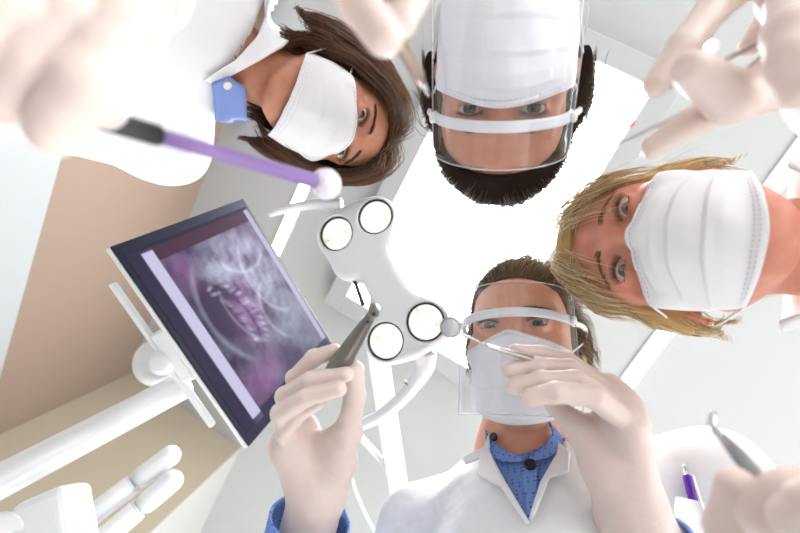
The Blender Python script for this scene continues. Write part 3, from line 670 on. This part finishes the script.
# ---- bodies under the heads
class Torso:
    """coat-sized body: neck base N, left/right shoulder, pelvis P and arms as (elbow, wrist)"""
    def __init__(s, N, Ls, Rs, P, armL, armR, build=1.0, seed=0):
        s.N, s.Ls, s.Rs, s.P = (np.array(q, float) for q in (N, Ls, Rs, P)); s.armL, s.armR = armL, armR; s.b = build; s.seed = seed
        a = unit(s.P - s.N); x = s.Ls - s.Rs; x = unit(x - a * (x @ a)); s.a, s.x = a, x; s.n = np.cross(x, -a); s.A = np.array([x, -a, s.n])
        s.len = np.linalg.norm(s.P - s.N)
    def core(s, p):
        b, L = s.b, s.len
        d = ell(p, s.N + s.a * .36 * L, np.array([.165, .40 * L, .108]) * [b, 1, b], s.A)
        d = smin(d, ell(p, s.N + s.a * .72 * L, np.array([.150, .36 * L, .108]) * [b, 1, b], s.A), .06)
        d = smin(d, ell(p, s.P, np.array([.170, .15, .125]) * b, s.A), .06)
        d = smin(d, rc(p, s.N + s.a * .03 - s.n * .01, s.N + s.a * .2 * L, .055, .09), .05)
        for S in (s.Ls, s.Rs): d = smin(d, rc(p, s.N + s.a * .035 - s.n * .012, S, .046, .055 * b), .045)
        return d
    def arm(s, p, S, arm, r=(.056, .047, .043), cut=.0):
        e, w = (np.array(q, float) for q in arm); w2 = w + unit(e - w) * cut
        return smin(rc(p, S, e, r[0] * s.b, r[1] * s.b), rc(p, e, w2, r[1] * s.b, r[2]), .025)
    def coat(s, p, cut=.10, off=.010):
        d = s.core(p) - off
        for S, arm in ((s.Ls, s.armL), (s.Rs, s.armR)): d = smin(d, s.arm(p, S, arm, cut=cut), .035)
        d = smin(d, rc(p, s.P, s.P + DOWN * .38, .165 * s.b, .20 * s.b), .05)
        w = wob(p, 22, s.seed); d = d + .004 * w + .0045 * np.abs(wob(p, 34, s.seed + 3)) + .0015 * wob(p, 75, s.seed + 1)
        return d
    def bounds(s, extra=()):
        pts = np.array([s.N, s.Ls, s.Rs, s.P, s.P + DOWN * .4, *s.armL, *s.armR, *extra]); return pts.min(0) - .23, pts.max(0) + .23
def lower_body(T, root):
    for s in (1, -1):
        hip = T.P + T.x * .085 * s; fl = Cd(Wd(hip) * [1, 1, 0] + [0, 0, .075]); knee = (hip + fl) / 2 + T.n * .015
        f = lambda p: smin(rc(p, hip, knee, .088, .062), rc(p, knee, fl, .062, .050), .02)
        P = np.array([hip, fl]); V, Fc = nets(f, P.min(0) - .11, P.max(0) + .11, .009); mesh('trouser_leg', V, Fc, trouser_white, root)
        h = T.n - M[:, 2] * (T.n @ M[:, 2]); h = unit(h); a0 = fl - M[:, 2] * .038 - h * .05; a1 = fl - M[:, 2] * .045 + h * .16
        g = lambda p: np.maximum(smin(rc(p, a0, a1, .042, .036), rc(p, a0 + h * .03, fl + M[:, 2] * .02, .045, .045), .03), (fl - M[:, 2] * .074 - p) @ M[:, 2])
        P = np.array([a0, a1, fl]); V, Fc = nets(g, P.min(0) - .08, P.max(0) + .08, .006); mesh('shoe', V, Fc, shoe_white, root)
def person(N, P, label):
    r = bpy.data.objects.new('person', None); C.objects.link(r); w = Wd(P); r.location = (w[0], w[1], 0); tag(r, label, 'person'); return r

# ---- gloved hands: joints as (pixel x, pixel y, distance)
def hand_sdf(J, flat=None):
    W = px(*J['wrist']); FR = {k: [px(*q) for q in J[k]] for k in ('index', 'middle', 'ring', 'little') if k in J}
    th = [px(*q) for q in J['thumb']]; R = J.get('r', {}); g = J.get('g', 1.0); Wr = J.get('wr', .029) * g
    cols = [W + (th[0] - W) * .45] + [W] * 2
    def f(p):
        d = rc(p, W, W + unit(px(*J['fore']) - W) * .055, Wr, Wr * 1.05)
        ks = list(FR)
        for i, k in enumerate(ks):
            m = FR[k][0]; w0 = W + (FR[ks[0]][0] - FR[ks[-1]][0]) * (.5 - i / max(1, len(ks) - 1)) * .42
            d = smin(d, rc(p, w0, m, .0165 * g, .0120 * g), .022)
            if i: d = smin(d, rc(p, FR[ks[i - 1]][0], m, .0110 * g, .0110 * g), .012)
        d = smin(d, rc(p, W + (th[0] - W) * .3, th[0], .019 * g, .0165 * g), .022)
        d = smin(d, rc(p, th[0], th[1], .0165 * g, .0125 * g), .016)
        if ks: d = smin(d, rc(p, th[1], (FR[ks[0]][0] * .65 + W * .35), .010 * g, .0115 * g), .016)
        tr = R.get('thumb', (.0122, .0108, .0092)); tc = rc(p, th[1], th[2], tr[0] * g, tr[1] * g)
        for a, b_, r1, r2 in zip(th[2:-1], th[3:], tr[1:], tr[2:]): tc = smin(tc, rc(p, a, b_, r1 * g, r2 * g), .003)
        d = smin(d, tc, .006)
        for k in ks:
            c = FR[k]; r = R.get(k, {'index': (.0108, .0098, .0086, .0074), 'middle': (.011, .0099, .0088, .0076), 'ring': (.0106, .0094, .0083, .0072), 'little': (.0094, .0083, .0073, .0064)}[k])
            fc = rc(p, c[0], c[1], r[0] * g, r[1] * g)
            for a, b_, r1, r2 in zip(c[1:-1], c[2:], r[1:], r[2:]): fc = smin(fc, rc(p, a, b_, r1 * g, r2 * g), .0035)
            dd = smin(d, fc, .0022); near = rc(p, c[0], c[0] * .6 + c[1] * .4, .0125, .010); blend = smin(d, fc, .012)
            w = np.clip((.020 - np.linalg.norm(p - c[0].astype(np.float32), axis=1)) / .012, 0, 1); d = dd * (1 - w) + blend * w
        return d + .0004 * wob(p, 160, 3) + .00025 * wob(p, 380, 5)
    allp = np.array([W, px(*J['fore'])] + [q for c in FR.values() for q in c] + th); allp[1] = W + unit(allp[1] - W) * .06
    return f, allp.min(0) - .035, allp.max(0) + .035
def glove(J, root, h=.0016):
    f, lo, hi = hand_sdf(J); V, Fc = nets(f, lo, hi, h); o = mesh('glove', V, Fc, latex, root)
    W = px(*J['wrist']); e = W + unit(px(*J['fore']) - W) * .060
    return o, f
vs = lambda L: np.stack(np.broadcast_arrays(*L), 1)
def skinm(name, col, col2): return mat(name, col, .48, sss=.35, var=(col2, 38), bump=[(420, .06, .0004)], scale=.008, sssr=(1, .32, .18))
skin_man = skinm('skin_man', (.80, .42, .285), (.73, .35, .23)); skin_dark = skinm('skin_tan', (.60, .275, .165), (.52, .21, .125))
skin_fair = skinm('skin_fair', (.66, .38, .29), (.60, .31, .235)); skin_pink = skinm('skin_pink', (.74, .335, .225), (.66, .25, .165))
def hairm(n, c): return mat(n, c, .46, spec=.35)
hair_brown = [hairm('hair_brown_dark', (.055, .026, .014)), hairm('hair_brown', (.11, .045, .020)), hairm('hair_brown_light', (.19, .082, .035))]
hair_black = [hairm('hair_black', (.022, .014, .010)), hairm('hair_black_soft', (.055, .033, .021)), hairm('hair_black_warm', (.11, .066, .040))]
hair_blond = [hairm('hair_blond_dark', (.50, .32, .14)), hairm('hair_blond', (.78, .57, .30)), hairm('hair_blond_light', (.92, .76, .48))]
hair_ash = [hairm('hair_ash_dark', (.12, .082, .052)), hairm('hair_ash', (.20, .14, .09)), hairm('hair_ash_light', (.32, .24, .165))]

# ================================================================= the man at the bottom
H = Head([[.9114, .0455, -.409], [-.1054, -.9349, -.3389], [-.3978, .352, -.8473]], [.1808, .103, .6432], 11)
N = px(523, 462, .615)
Tm = Torso(N, px(712, 484, .545), px(424, 532, .63), (.215, .66, .12), ((.33, .50, .40), (.2365, .2604, .43)), ((-.12, .52, .44), (-.0895, .2548, .48)), 1.0, 2)
man = person(N, Tm.P, 'man in white coat over blue dotted shirt, masked, holding a small round mirror')
make_head(H, man, skin_man, ('grey', (.085, .11, .115)), ('ash', (.13, .085, .055)), N, .058, [(N + Tm.a * .12 + Tm.n * .015, .075)], 1.06, browy=-.0045)
def vman(p, r, t, g): 
    sx = np.sign(r[:, 0]); front = np.clip((r[:, 2] - .02) / .05, 0, 1) * np.clip((r[:, 1] - .03) / .03, 0, 1)
    return vs([.25 * sx + .5 * front * .6, .25 + 1.1 * front * (1 - t) - .8 * (1 - front) * np.clip((.06 - r[:, 1]) / .06, 0, 1), -.75 + .2 * front])
pm = grow(H, 'short', 4200, vman, 8, .0056, (.003, .013), jit=.10)
add_hair(H, man, 'short', hair_ash, [(pm, .00036)], .003)
add_mask(H, man, -.014, -.124, .066, .020, .0, .040, seed=1)
add_shield(H, man, .003, -.115, .042, z=.002, rx=.078, rz=.098, th=1.3, tip=.10)
# shirt, coat with V opening
sh = lambda p: Tm.core(p) - .002 + .0015 * wob(p, 60, 9)
tor = lambda p: Tm.core(p) - .010
apex = drape([(529, 526)], tor)[0]; eL = drape([(490, 452)], sh)[0]; eR = drape([(558, 453)], sh)[0]
nL = unit(np.cross(apex - eL, Tm.n)); nR = unit(np.cross(eR - apex, Tm.n)); mid = (eL + eR) / 2 - apex
nL = nL if nL @ mid > 0 else -nL; nR = nR if nR @ mid > 0 else -nR
neckf = lambda p: rc(p, H.out((0, -.058, -.022)), N, .052, .058)
def man_coat(p):
    d = Tm.coat(p, cut=.15)
    wedge = np.maximum(np.maximum(-((p - apex) @ nL), -((p - apex) @ nR)), -((p - N) @ Tm.n) - .02)
    d = smax(d, -wedge.astype(np.float32), .004)
    return smax(d, -(rc(p, N - Tm.a * .06, N + Tm.a * .01, .070, .066)), .006)
lo, hi = Tm.bounds(); V, Fc = nets(man_coat, lo, hi, .0060); coat = mesh('coat', V, Fc, coat_white, man)
cf = lambda p: man_coat(p)
def shirt(p):
    d = np.maximum(sh(p), (p - N - Tm.a * .36) @ Tm.a)
    return smax(d, -(neckf(p) - .004), .004)
P = np.array([N, Tm.Ls, Tm.Rs, N + Tm.a * .36]); V, Fc = nets(shirt, P.min(0) - .14, P.max(0) + .14, .0045); shirto = mesh('shirt', V, Fc, blue_shirt, man)
both = lambda p: np.minimum(np.minimum(tor(p), sh(p)), neckf(p) - .004)
shn = lambda p: smin(sh(p), neckf(p) - .006, .02)
def patch(name, A, B, f, o1, o2, th, m, parent, n=16, k=8, lift=None):
    g = ruled(A, B, n, k); off = np.linspace(o1, o2, k)[None, :].repeat(n, 0)
    if lift is not None: off = off + np.asarray(lift(np.linspace(0, 1, n)))[:, None] * np.linspace(0, 1, k)[None, :]
    G = np.zeros((n, k, 3))
    for j in range(k):
        G[:, j] = drape(g[:, j], f, off[0, j]) if lift is None else np.stack([drape(g[i:i + 1, j], f, off[i, j])[0] for i in range(n)])
    V, Fc = sheet(G, th); return mesh(name, V, Fc, m, parent)
# shirt collar wings (standing at the neck, folded out), placket, buttons
patch('collar', [(486, 430), (490, 440), (503, 449), (525, 459)], [(486, 446), (492, 457), (503, 462), (522, 462)], shn, .010, .006, .0025, blue_shirt, shirto)
patch('collar', [(548, 420), (553, 432), (545, 445), (526, 459)], [(562, 437), (560, 450), (548, 458), (530, 462)], shn, .010, .006, .0025, blue_shirt, shirto)
patch('placket', [(521, 462), (524, 490), (528, 522)], [(537, 462), (537, 490), (534, 520)], sh, .0035, .0035, .0015, blue_shirt, shirto)
for x, y, r in ((530, 463.5, .0072), (493, 436.5, .0052)):
    f_ = shn; c = drape([(x, y)], f_, .0125 if r < .006 else .0085)[0]; n_ = grad(f_, c[None].astype(np.float32), .004)[0]
    mesh('button', *lathe(c - n_ * .003, n_, [(0, r), (.0035, r), (.0045, r * .85), (.0038, r * .6), (.0038, .0004)], 22), navy, shirto)
# lapels
lapf = lambda p: smin(tor(p), sh(p) - .006, .012)
patch('lapel', [(489, 440), (490, 452), (504, 481), (529, 524)], [(480, 452), (477, 476), (501, 486), (526, 523)], lapf, .004, .010, .0035, coat_white, coat, 22)
patch('lapel', [(559, 443), (557, 454), (541, 484), (530, 520)], [(570, 452), (568, 473), (549, 476), (533, 516)], lapf, .004, .010, .0035, coat_white, coat, 22)
patch('coat_collar', [(489, 434), (482, 448), (462, 459)], [(490, 447), (481, 458), (466, 464)], lapf, .010, .006, .003, coat_white, coat)
patch('chest_pocket', [(676, 497), (720, 506)], [(668, 560), (716, 566)], tor, .015, .009, .0025, coat_white, coat)
# blue cuffs of the shirt at both wrists
def cuff(J, root, m, r0, r1, s0, s1, name='shirt_cuff'):
    W = px(*J['wrist']); d = unit(px(*J['fore']) - W); n = 40; th = np.linspace(0, 2 * np.pi, n); u, v, _ = frame(d)
    ss = np.linspace(s0, s1, 18); rr = r0 + (r1 - r0) * (ss - s0) / (s1 - s0)
    G = np.stack([W + d * s + (np.cos(th)[:, None] * u + np.sin(th)[:, None] * v) * (r + .0012 * np.sin(3 * th + s * 90)[:, None]) for s, r in zip(ss, rr)])
    V, Fc = sheet(G, .003); return mesh(name, V, Fc, m, root)
JR = dict(wrist=(318, 492, .478), fore=(300, 560, .485), wr=.0295,
    index=[(305, 428, .485), (295, 378, .470), (314, 358, .452), (335, 351, .440)], middle=[(295, 436, .474), (285, 396, .452), (311, 380, .432), (345, 374, .420)],
    ring=[(288, 444, .464), (280, 413, .440), (306, 398, .421), (339, 389, .413)], little=[(287, 452, .462), (284, 432, .447), (299, 414, .437), (318, 404, .434)],
    thumb=[(338, 462, .468), (348, 432, .455), (355, 396, .440), (355, 370, .430)])
JL = dict(wrist=(634, 520, .430), fore=(672, 600, .42), wr=.034, g=1.02,
    index=[(606, 388, .452), (566, 361, .468), (540, 354, .462), (516, 351, .452)], middle=[(618, 400, .440), (570, 369, .446), (536, 366, .442), (510, 370, .436)],
    ring=[(626, 412, .428), (576, 381, .424), (541, 381, .424), (515, 386, .424)], little=[(630, 424, .418), (593, 396, .404), (556, 392, .402), (531, 397, .406)],
    thumb=[(602, 468, .432), (578, 428, .450), (556, 405, .462), (534, 376, .462)],
    r=dict(little=(.0115, .0105, .0095, .0082), ring=(.0112, .0102, .0094, .0082), middle=(.0112, .0100, .0090, .0080)))
for J, s0 in ((JR, .030), (JL, .020)):
    glove(J, man); cuff(J, man, blue_shirt, .043, .052, s0, .17)

# ================================================================= the woman at the upper left
H = Head([[-.5232, .7442, .4154], [.7654, .196, .6129], [.3747, .6386, -.6721]], [-.1075, -.2487, .7116], 21)
N = np.array([-.272, -.315, .628])
Tl = Torso(N, (-.362, -.19, .69), (-.18, -.45, .56), (-.66, -.36, .14), ((-.45, -.18, .44), (-.19, -.25, .27)), ((-.30, -.66, .40), (-.34, -.62, .15)), .92, 5)
lady = person(N, Tl.P, 'woman with dark brown hair, white mask and blue collar, leaning in at the upper left')
make_head(H, lady, skin_dark, ('brown', (.05, .045, .05)), ('dark', (.045, .024, .016)), N, .049, [(N + Tl.a * .10 + Tl.n * .01, .06)], .94)
def vlong(p, r, t, g):
    sx = np.where(np.abs(r[:, 0]) < .004, 1, np.sign(r[:, 0] + .012 + .016 * np.sin(900 * r[:, 2]))); hi = np.clip((p[:, 1] - .0) / .09, 0, 1)
    return vs([sx * (.15 + 1.0 * hi), -1.05 + .55 * hi, -.35 + .25 * hi + .10 * t])
pl = grow(H, 'mid', 5200, vlong, 21, .0098, (.006, .036), curl=.1)
fl = fly(pl, H.rng, 160, .007)
def clip_low(P, y0):
    P = P.copy(); lim = y0 + .022 * H.rng.rand(len(P))
    for k in range(1, P.shape[1]): st_ = (P[:, k, 1] < lim); P[st_, k] = P[st_, k - 1]
    return P
pl, fl = clip_low(pl, -.118), clip_low(fl, -.115)
add_hair(H, lady, 'mid', hair_brown, [(pl, .00048), (fl, .0003)], .008)
add_mask(H, lady, -.008, -.111, .070, .020, .004, .040, seed=2, bulge=.003)
V, Fc = nets(lambda p: smax(Tl.coat(p, cut=.05), -rc(p, N - Tl.a * .06, N + Tl.a * .02, .066, .058), .006), *Tl.bounds(), .0075); coat = mesh('coat', V, Fc, coat_white, lady)
tc_ = lambda p: Tl.core(p) - .010
nf = lambda p: smin(tc_(p), rc(p, H.out((0, -.058, -.022)), N, .052, .056), .03)
patch('coat_collar', [(266, -8), (266, 18), (258, 36), (236, 60), (203, 80)], [(292, -8), (293, 21), (288, 44), (258, 62), (215, 84)], nf, .006, .010, .004, coat_white, coat, 20)
sw = mesh('shirt', *nets(lambda p: np.maximum(rc(p, N - Tl.a * .02, N + Tl.a * .04, .056, .060), -(rc(p, H.out((0, -.058, -.022)), N, .045, .052))), N - .16, N + .16, .0045), blue_cloth, lady)
patch('collar', [(212, 84), (214, 100), (216, 121)], [(229, 77), (246, 88), (247, 124)], nf, .012, .016, .004, blue_cloth, sw, 16)
c = drape([(228, 86)], nf, .019)[0]; n_ = grad(nf, c[None].astype(np.float32), .004)[0]
mesh('button', *lathe(c - n_ * .003, n_, [(0, .006), (.003, .006), (.004, .005), (.0034, .003), (.0034, .0004)], 20), mat('pearl_button', (.75, .72, .70), .3), sw)
lower_body(Tl, lady)
J = dict(wrist=(150, -150, .235), fore=(-60, -190, .33), g=1.0,
    index=[(158, -56, .190), (126, 26, .162), (88, 84, .154), (54, 130, .156)], middle=[(108, -66, .178), (70, 6, .152), (32, 62, .150), (2, 104, .153)], ring=[(58, -72, .170), (8, -8, .140), (-34, 40, .140), (-58, 80, .145)],
    little=[(14, -70, .170), (-36, -20, .146), (-66, 22, .146), (-84, 54, .15)], thumb=[(185, -95, .225), (158, -6, .215), (122, 62, .198), (104, 108, .190)], r=dict(index=(.0120, .0118, .0108, .0090)))
glove(J, lady); JW = J

# ================================================================= the woman at the top, upside down in the picture
H = Head([[-.9746, .0366, -.2209], [-.0654, .8971, .437], [.2141, .4404, -.8719]], [.1199, -.1943, .5136], 31)
N = np.array([.124, -.388, .470])
Tt = Torso(N, (-.045, -.40, .50), (.29, -.378, .43), (.05, -.80, -.10), ((-.10, -.51, .29), (-.041, -.235, .26)), ((.40, -.60, .28), (.44, -.56, .05)), .92, 8)
top_lady = person(N, Tt.P, 'dark-haired person in white mask and clear face shield, upside down at the top')
make_head(H, top_lady, skin_dark, ('dark', (.04, .025, .018)), ('dark', (.045, .024, .016)), N, .049, [(N + Tt.a * .10 + Tt.n * .01, .06)], .96, browy=-.003)
def vback(p, r, t, g): return vs([.25 * np.sign(r[:, 0]) * (1 - t), .25 + .35 * (1 - t) - .8 * t, -1.0 + .0 * p[:, 0]])
pb = grow(H, 'back', 7500, vback, 20, .0088, (.006, .016), curl=.25, jit=.03)
def vstray(p, r, t, g): return vs([.9 * np.sign(r[:, 0]), -.3 - .5 * np.sin(6 * t + 40 * r[:, 2]), .5 * np.cos(5 * t + 60 * r[:, 1])])
ps = grow(H, 'back', 46, vstray, 14, .0055, (.006, .03), lambda p: (np.abs(p[:, 0]) > .062) & (p[:, 1] < .05) & (p[:, 2] > -.03))
add_hair(H, top_lady, 'back', hair_black, [(pb, .00036), (ps, .0004), (fly(pb, H.rng, 420, .011), .00030)], .0092)
add_mask(H, top_lady, -.004, -.122, .069, .014, .006, .046, seed=3, bulge=.002)
add_shield(H, top_lady, .008, -.135, .046, z=.006, rx=.074, rz=.106, th=1.3, tip=.02, band=.010)
V, Fc = nets(lambda p: smax(Tt.coat(p, cut=.05), -rc(p, N - Tt.a * .06, N + Tt.a * .02, .062, .058), .006), *Tt.bounds(), .009); mesh('coat', V, Fc, coat_white, top_lady)
lower_body(Tt, top_lady)
J = dict(wrist=(340, -128, .25), fore=(320, -260, .30), g=.95,
    index=[(400, -75, .225), (412, -36, .206), (409, -4, .198), (402, 20, .195)], middle=[(382, -80, .23), (400, -40, .222), (404, -12, .218), (400, 10, .216)],
    ring=[(362, -84, .235), (376, -46, .234), (384, -20, .232), (386, -4, .23)], thumb=[(330, -84, .23), (338, -40, .214), (360, 2, .198), (384, 38, .192)], r=dict(thumb=(.0112, .0104, .0088)))
glove(J, top_lady)

# ================================================================= the blonde woman at the right
H = Head([[.0581, -.5533, -.8309], [-.9983, -.0231, -.0544], [.0109, .8326, -.5537]], [.2957, -.0232, .4897], 41)
N = np.array([.448, -.016, .372])
Tb = Torso(N, (.455, -.178, .43), (.475, .125, .395), (.80, .06, -.2), ((.55, -.32, .25), (.275, -.20, .265)), ((.52, .30, .22), (.245, .20, .235)), .92, 13)
blonde = person(N, Tb.P, 'blonde woman with fringe and pleated white mask, lying sideways in the picture at the right')
make_head(H, blonde, skin_pink, ('hazel', (.13, .10, .05)), ('fair', (.16, .09, .05)), N, .050, [(N + Tb.a * .10 + Tb.n * .01, .06)], .98, brow=.4)
def vfringe(p, r, t, g):
    fr = np.clip((r[:, 2] + .01) / .05, 0, 1); sx = np.sign(r[:, 0] + .004); side = np.clip((np.abs(p[:, 0]) - .040) / .025, 0, 1)
    return vs([sx * (.85 * (1 - side) + .05), -.10 - .55 * side, fr * .5 * (1 - side) * (1 - t) - .85 * side - .4 * (1 - fr)])
pf = grow(H, 'bob', 5200, vfringe, 12, .0080, (.003, .011), curl=.3)
crown = grow(H, 'mid', 800, lambda p, r, t, g: vs([.42 * np.sign(r[:, 0] + .006) + .0 * t, -.9, .8 - .6 * t]), 14, .0076, (.008, .022), lambda p: (p[:, 1] > .070) & (p[:, 2] > -.01) & (np.abs(p[:, 0]) > .004), curl=.3, jit=.09)
add_hair(H, blonde, 'bob', hair_blond, [(pf, .00046), (crown, .00042), (fly(pf, H.rng, 220, .010), .0003)], .007)
add_mask(H, blonde, -.018, -.124, .066, .002, .0, .048, seed=4, bulge=.0, lowz=.014, lowbow=.032)
ear_p = H.out((-.080, -.047, -.002)); er = mesh('earring', *lathe(ear_p, H.R[:, 2], [(-.003, .0015), (-.002, .003), (.0, .0036), (.002, .003), (.003, .001)], 14), mat('gold', (.8, .6, .3), .2, 1.0), blonde)
V, Fc = nets(lambda p: smax(Tb.coat(p, cut=.05), -rc(p, N - Tb.a * .10, N + Tb.a * .02, .066, .058), .006), *Tb.bounds(), .0085); coat = mesh('coat', V, Fc, coat_white, blonde)
hb = H.out((0, -.058, -.03)); nd = unit(hb - N); cu = unit(H.R[:, 0] - nd * (H.R[:, 0] @ nd)); cv = np.cross(nd, cu); cv = cv if cv @ H.R[:, 2] < 0 else -cv
th = np.linspace(-.55, np.pi + .55, 40); G = np.stack([N + nd * s_ + (np.cos(th)[:, None] * cu + np.sin(th)[:, None] * cv) * r_ for s_, r_ in ((-.02, .080), (.03, .074), (.07, .072), (.082, .077), (.092, .084))])
V, Fc = sheet(G, .004); mesh('coat_collar', V, Fc, coat_white, coat)
lower_body(Tb, blonde)
J = dict(wrist=(852, -40, .285), fore=(900, -110, .29), g=1.0,
    index=[(775, -38, .285), (716, 6, .262), (683, 46, .255), (656, 84, .255)], middle=[(792, -6, .245), (792, 34, .205), (794, 62, .196), (802, 88, .195)],
    little=[(850, 40, .285), (802, -5, .290), (770, 16, .288), (750, 46, .284)], ring=[(838, 20, .262), (735, 100, .258), (690, 124, .256), (654, 147, .258)], thumb=[(810, -10, .27), (790, 82, .262), (732, 98, .232), (692, 70, .226)], r=dict(thumb=(.0140, .0132, .0098), middle=(.0118, .0112, .0104, .0092)))
glove(J, blonde)
J = dict(wrist=(850, 620, .24), fore=(960, 640, .25), g=1.0,
    index=[(800, 560, .215), (772, 515, .200), (792, 497, .194), (822, 490, .19)], middle=[(830, 560, .20), (800, 520, .176), (812, 505, .17), (850, 500, .17)], ring=[(860, 580, .20), (845, 530, .178), (860, 520, .175), (880, 530, .175)],
    thumb=[(790, 620, .24), (752, 585, .225), (733, 530, .215), (737, 489, .212)], r=dict(thumb=(.0128, .0122, .0098), index=(.0125, .0125, .0115, .0095)))
glove(J, blonde)
lower_body(Tm, man)
# ------------------------------------------------------------------ instruments and small things
steel = mat('steel', (.62, .61, .60), .22, 1.0); gun = mat('gunmetal', (.22, .20, .175), .36, .85); gun_dark = mat('gunmetal_dark', (.03, .028, .027), .4)
purple = mat('purple_plastic', (.27, .17, .42), .4); violet = mat('violet_barrel', (.10, .012, .42), .3, coat=.4); black = mat('black_grip', (.006, .006, .008), .38)
fluff = mat('white_fluff', (.80, .76, .84), .9, bump=[(300, .5, .003)])
def thing(name, c, label, cat): return empty(name, c, label, cat)
# handpiece in the man's right hand
a, b_ = px(375, 309, .398), px(339, 366, .432); d = unit(b_ - a); L = np.linalg.norm(b_ - a)
t = thing('dental_handpiece', b_, 'tapered dark metal dental handpiece between gloved fingers in front of the lamp', 'dental tool')
mesh('body', *lathe(a, d, [(.004, .0034), (.010, .0044), (.022, .0058), (.040, .0078), (L, .0108), (L + .03, .0100), (L + .05, .008), (L + .052, .002)], 28), gun, t)
hd = unit(np.cross(d, [0, 0, 1.]) * .25 + np.array([0, 0, -1.])); hd = unit(hd - d * (hd @ d))
h = mesh('head', *lathe(a - hd * .0055 + d * .002, hd, [(0, .004), (.001, .0050), (.010, .0050), (.011, .0042), (.011, .0018), (.008, .0016)], 24), gun, t)
mesh('chuck', *lathe(a + hd * .0030 + d * .002, hd, [(0, .0017), (.004, .0017)], 16), gun_dark, h)
mesh('spray_port', *lathe(a + d * .013 + hd * .0035, hd, [(0, .0018), (.0016, .0018)], 14), gun_dark, t)
# mouth mirror in the man's left hand
mc = px(450.5, 327.5, .405); nrm = unit(np.array([-.35, .10, -.93])); p1, p2, p3 = px(462, 334, .408), px(488, 346, .418), px(524, 357, .436)
t = thing('mouth_mirror', p3, 'small round mouth mirror with thin steel handle pinched by gloved fingers', 'dental tool')
rim = mesh('mirror_rim', *lathe(mc - nrm * .002, nrm, [(0, .0080), (.0006, .0100), (.0022, .0102), (.0026, .0098), (.0026, .0092), (.0014, .0092)], 32), mat('mirror_rim', (.62, .62, .65), .35, .4), t)
mesh('mirror_glass', *lathe(mc + nrm * .0003, nrm, [(0, .0086), (.0012, .0086)], 32), mat('mirror_glass', (.62, .60, .64), .35, .1), t)
mesh('neck', *tube(spline([mc + unit(p1 - mc) * .008, p1, p2], 12), .0011, 8), steel, t)
mesh('handle', *tube([p2 - (p3 - p2) * .05, p2, p3, p3 + unit(p3 - p2) * .055], [.0012, .0021, .0033, .0033], 14), steel, t)
# purple brush in the top left hand
a, b_ = px(100, 119, .190), px(326, 184, .300); d = unit(b_ - a); q = px(155, 131, .2)
k = .052; L = np.linalg.norm(b_ - a)
t = thing('applicator_brush', a, 'purple applicator brush with black grip and white tip, held at the upper left', 'brush')
s0 = np.linalg.norm(px(156, 132, .21) - a)
mesh('grip', *lathe(a - d * .012, d, [(0, .0035), (.002, .0048), (s0 + .012, .0050), (s0 + .014, .0042)], 20), black, t)
mesh('rod', *lathe(a + d * s0, d, [(0, .0036), (L * .25, .0040), (L - s0 - .012, .0050), (L - s0 - .008, .0055)], 20), purple, t)
mesh('tip', *nets(lambda p: ell(p, b_, (.0105, .0105, .0125)) + .0006 * wob(p, 900, 2), b_ - .02, b_ + .02, .0014), fluff, t)
# probe in the hand at the top
a, b_ = px(366, -22, .190), px(427, 92, .250); d = unit(b_ - a); L = np.linalg.norm(b_ - a)
t = thing('dental_probe', a, 'brownish metal dental probe pointing down from the gloved fingers at the top', 'dental tool')
mesh('handle', *lathe(a, d, [(0, .003), (.002, .0037), (L * .80, .0037), (L * .90, .0022)], 18), mat('bronze_steel', (.42, .33, .27), .35, .9), t)
mesh('tip', *lathe(a + d * L * .89, d, [(0, .0022), (L * .06, .0016), (L * .16, .0008)], 12), steel, t)
# tweezers in the hand at the upper right
r0 = px(800, 26, .275)
t = thing('tweezers', r0, 'slim steel tweezers with two long points held by gloved fingers at the upper right', 'tweezers')
mesh('prong', *tube(spline([r0, px(752, 46, .268), px(700, 74, .262), px(646, 98, .275), px(600, 122, .30)], 20), np.interp(np.linspace(0, 1, 20), [0, .6, 1], [.0024, .0016, .0006]), 10), steel, t)
mesh('prong', *tube(spline([r0, px(752, 66, .272), px(700, 104, .262), px(642, 133, .268), px(572, 166, .30)], 20), np.interp(np.linspace(0, 1, 20), [0, .6, 1], [.0024, .0016, .0006]), 10), steel, t)
mesh('joint', *lathe(r0 - unit(px(752, 56, .27) - r0) * .012, unit(px(752, 56, .27) - r0), [(0, .003), (.002, .004), (.02, .004), (.024, .003)], 14), steel, t)
# blurred instrument in the hand at the lower right
a, b_ = px(778, 500, .205), px(700, 412, .262); d = unit(b_ - a); L = np.linalg.norm(b_ - a)
t = thing('dental_scaler', a, 'dark grey dental scaler held by the blurred gloved hand at the lower right', 'dental tool')
mesh('handle', *lathe(a - d * .03, d, [(0, .003), (.002, .0036), (.030 + L * .45, .0038), (.030 + L * .68, .0022)], 18), mat('grey_steel', (.34, .34, .35), .4, .8), t)
e = a + d * L * .66
mesh('tip', *tube(spline([e, e + d * L * .12, e + d * L * .24 + np.array([.004, -.004, 0]), px(708, 424, .262), px(712, 418, .264)], 14), np.linspace(.0024, .0007, 14), 10), steel, t)
# pen in the man's chest pocket
p0, p1 = drape([(684.5, 466), (693, 500)], tor, .009); d = unit(p1 - p0)
t = thing('pen', p1, 'violet ballpoint pen with silver clip in the chest pocket of the man\'s white coat', 'pen')
mesh('barrel', *lathe(p0 + d * .010, d, [(0, .0036), (.002, .0048), (.07, .0048), (.085, .002)], 20), violet, t)
mesh('push_button', *lathe(p0 - d * .001, d, [(0, .0018), (.001, .0022), (.0105, .0022), (.0115, .0034)], 16), chrome, t)
q0, q1 = drape([(692, 475), (704, 513)], tor, .018)
bevel(mesh('clip', *box(q0, unit(np.cross(d, [0, 0, 1.])) * .0030, q1 - q0, (0, 0, .0012)), chrome, t, smooth=False), .0004, 2)
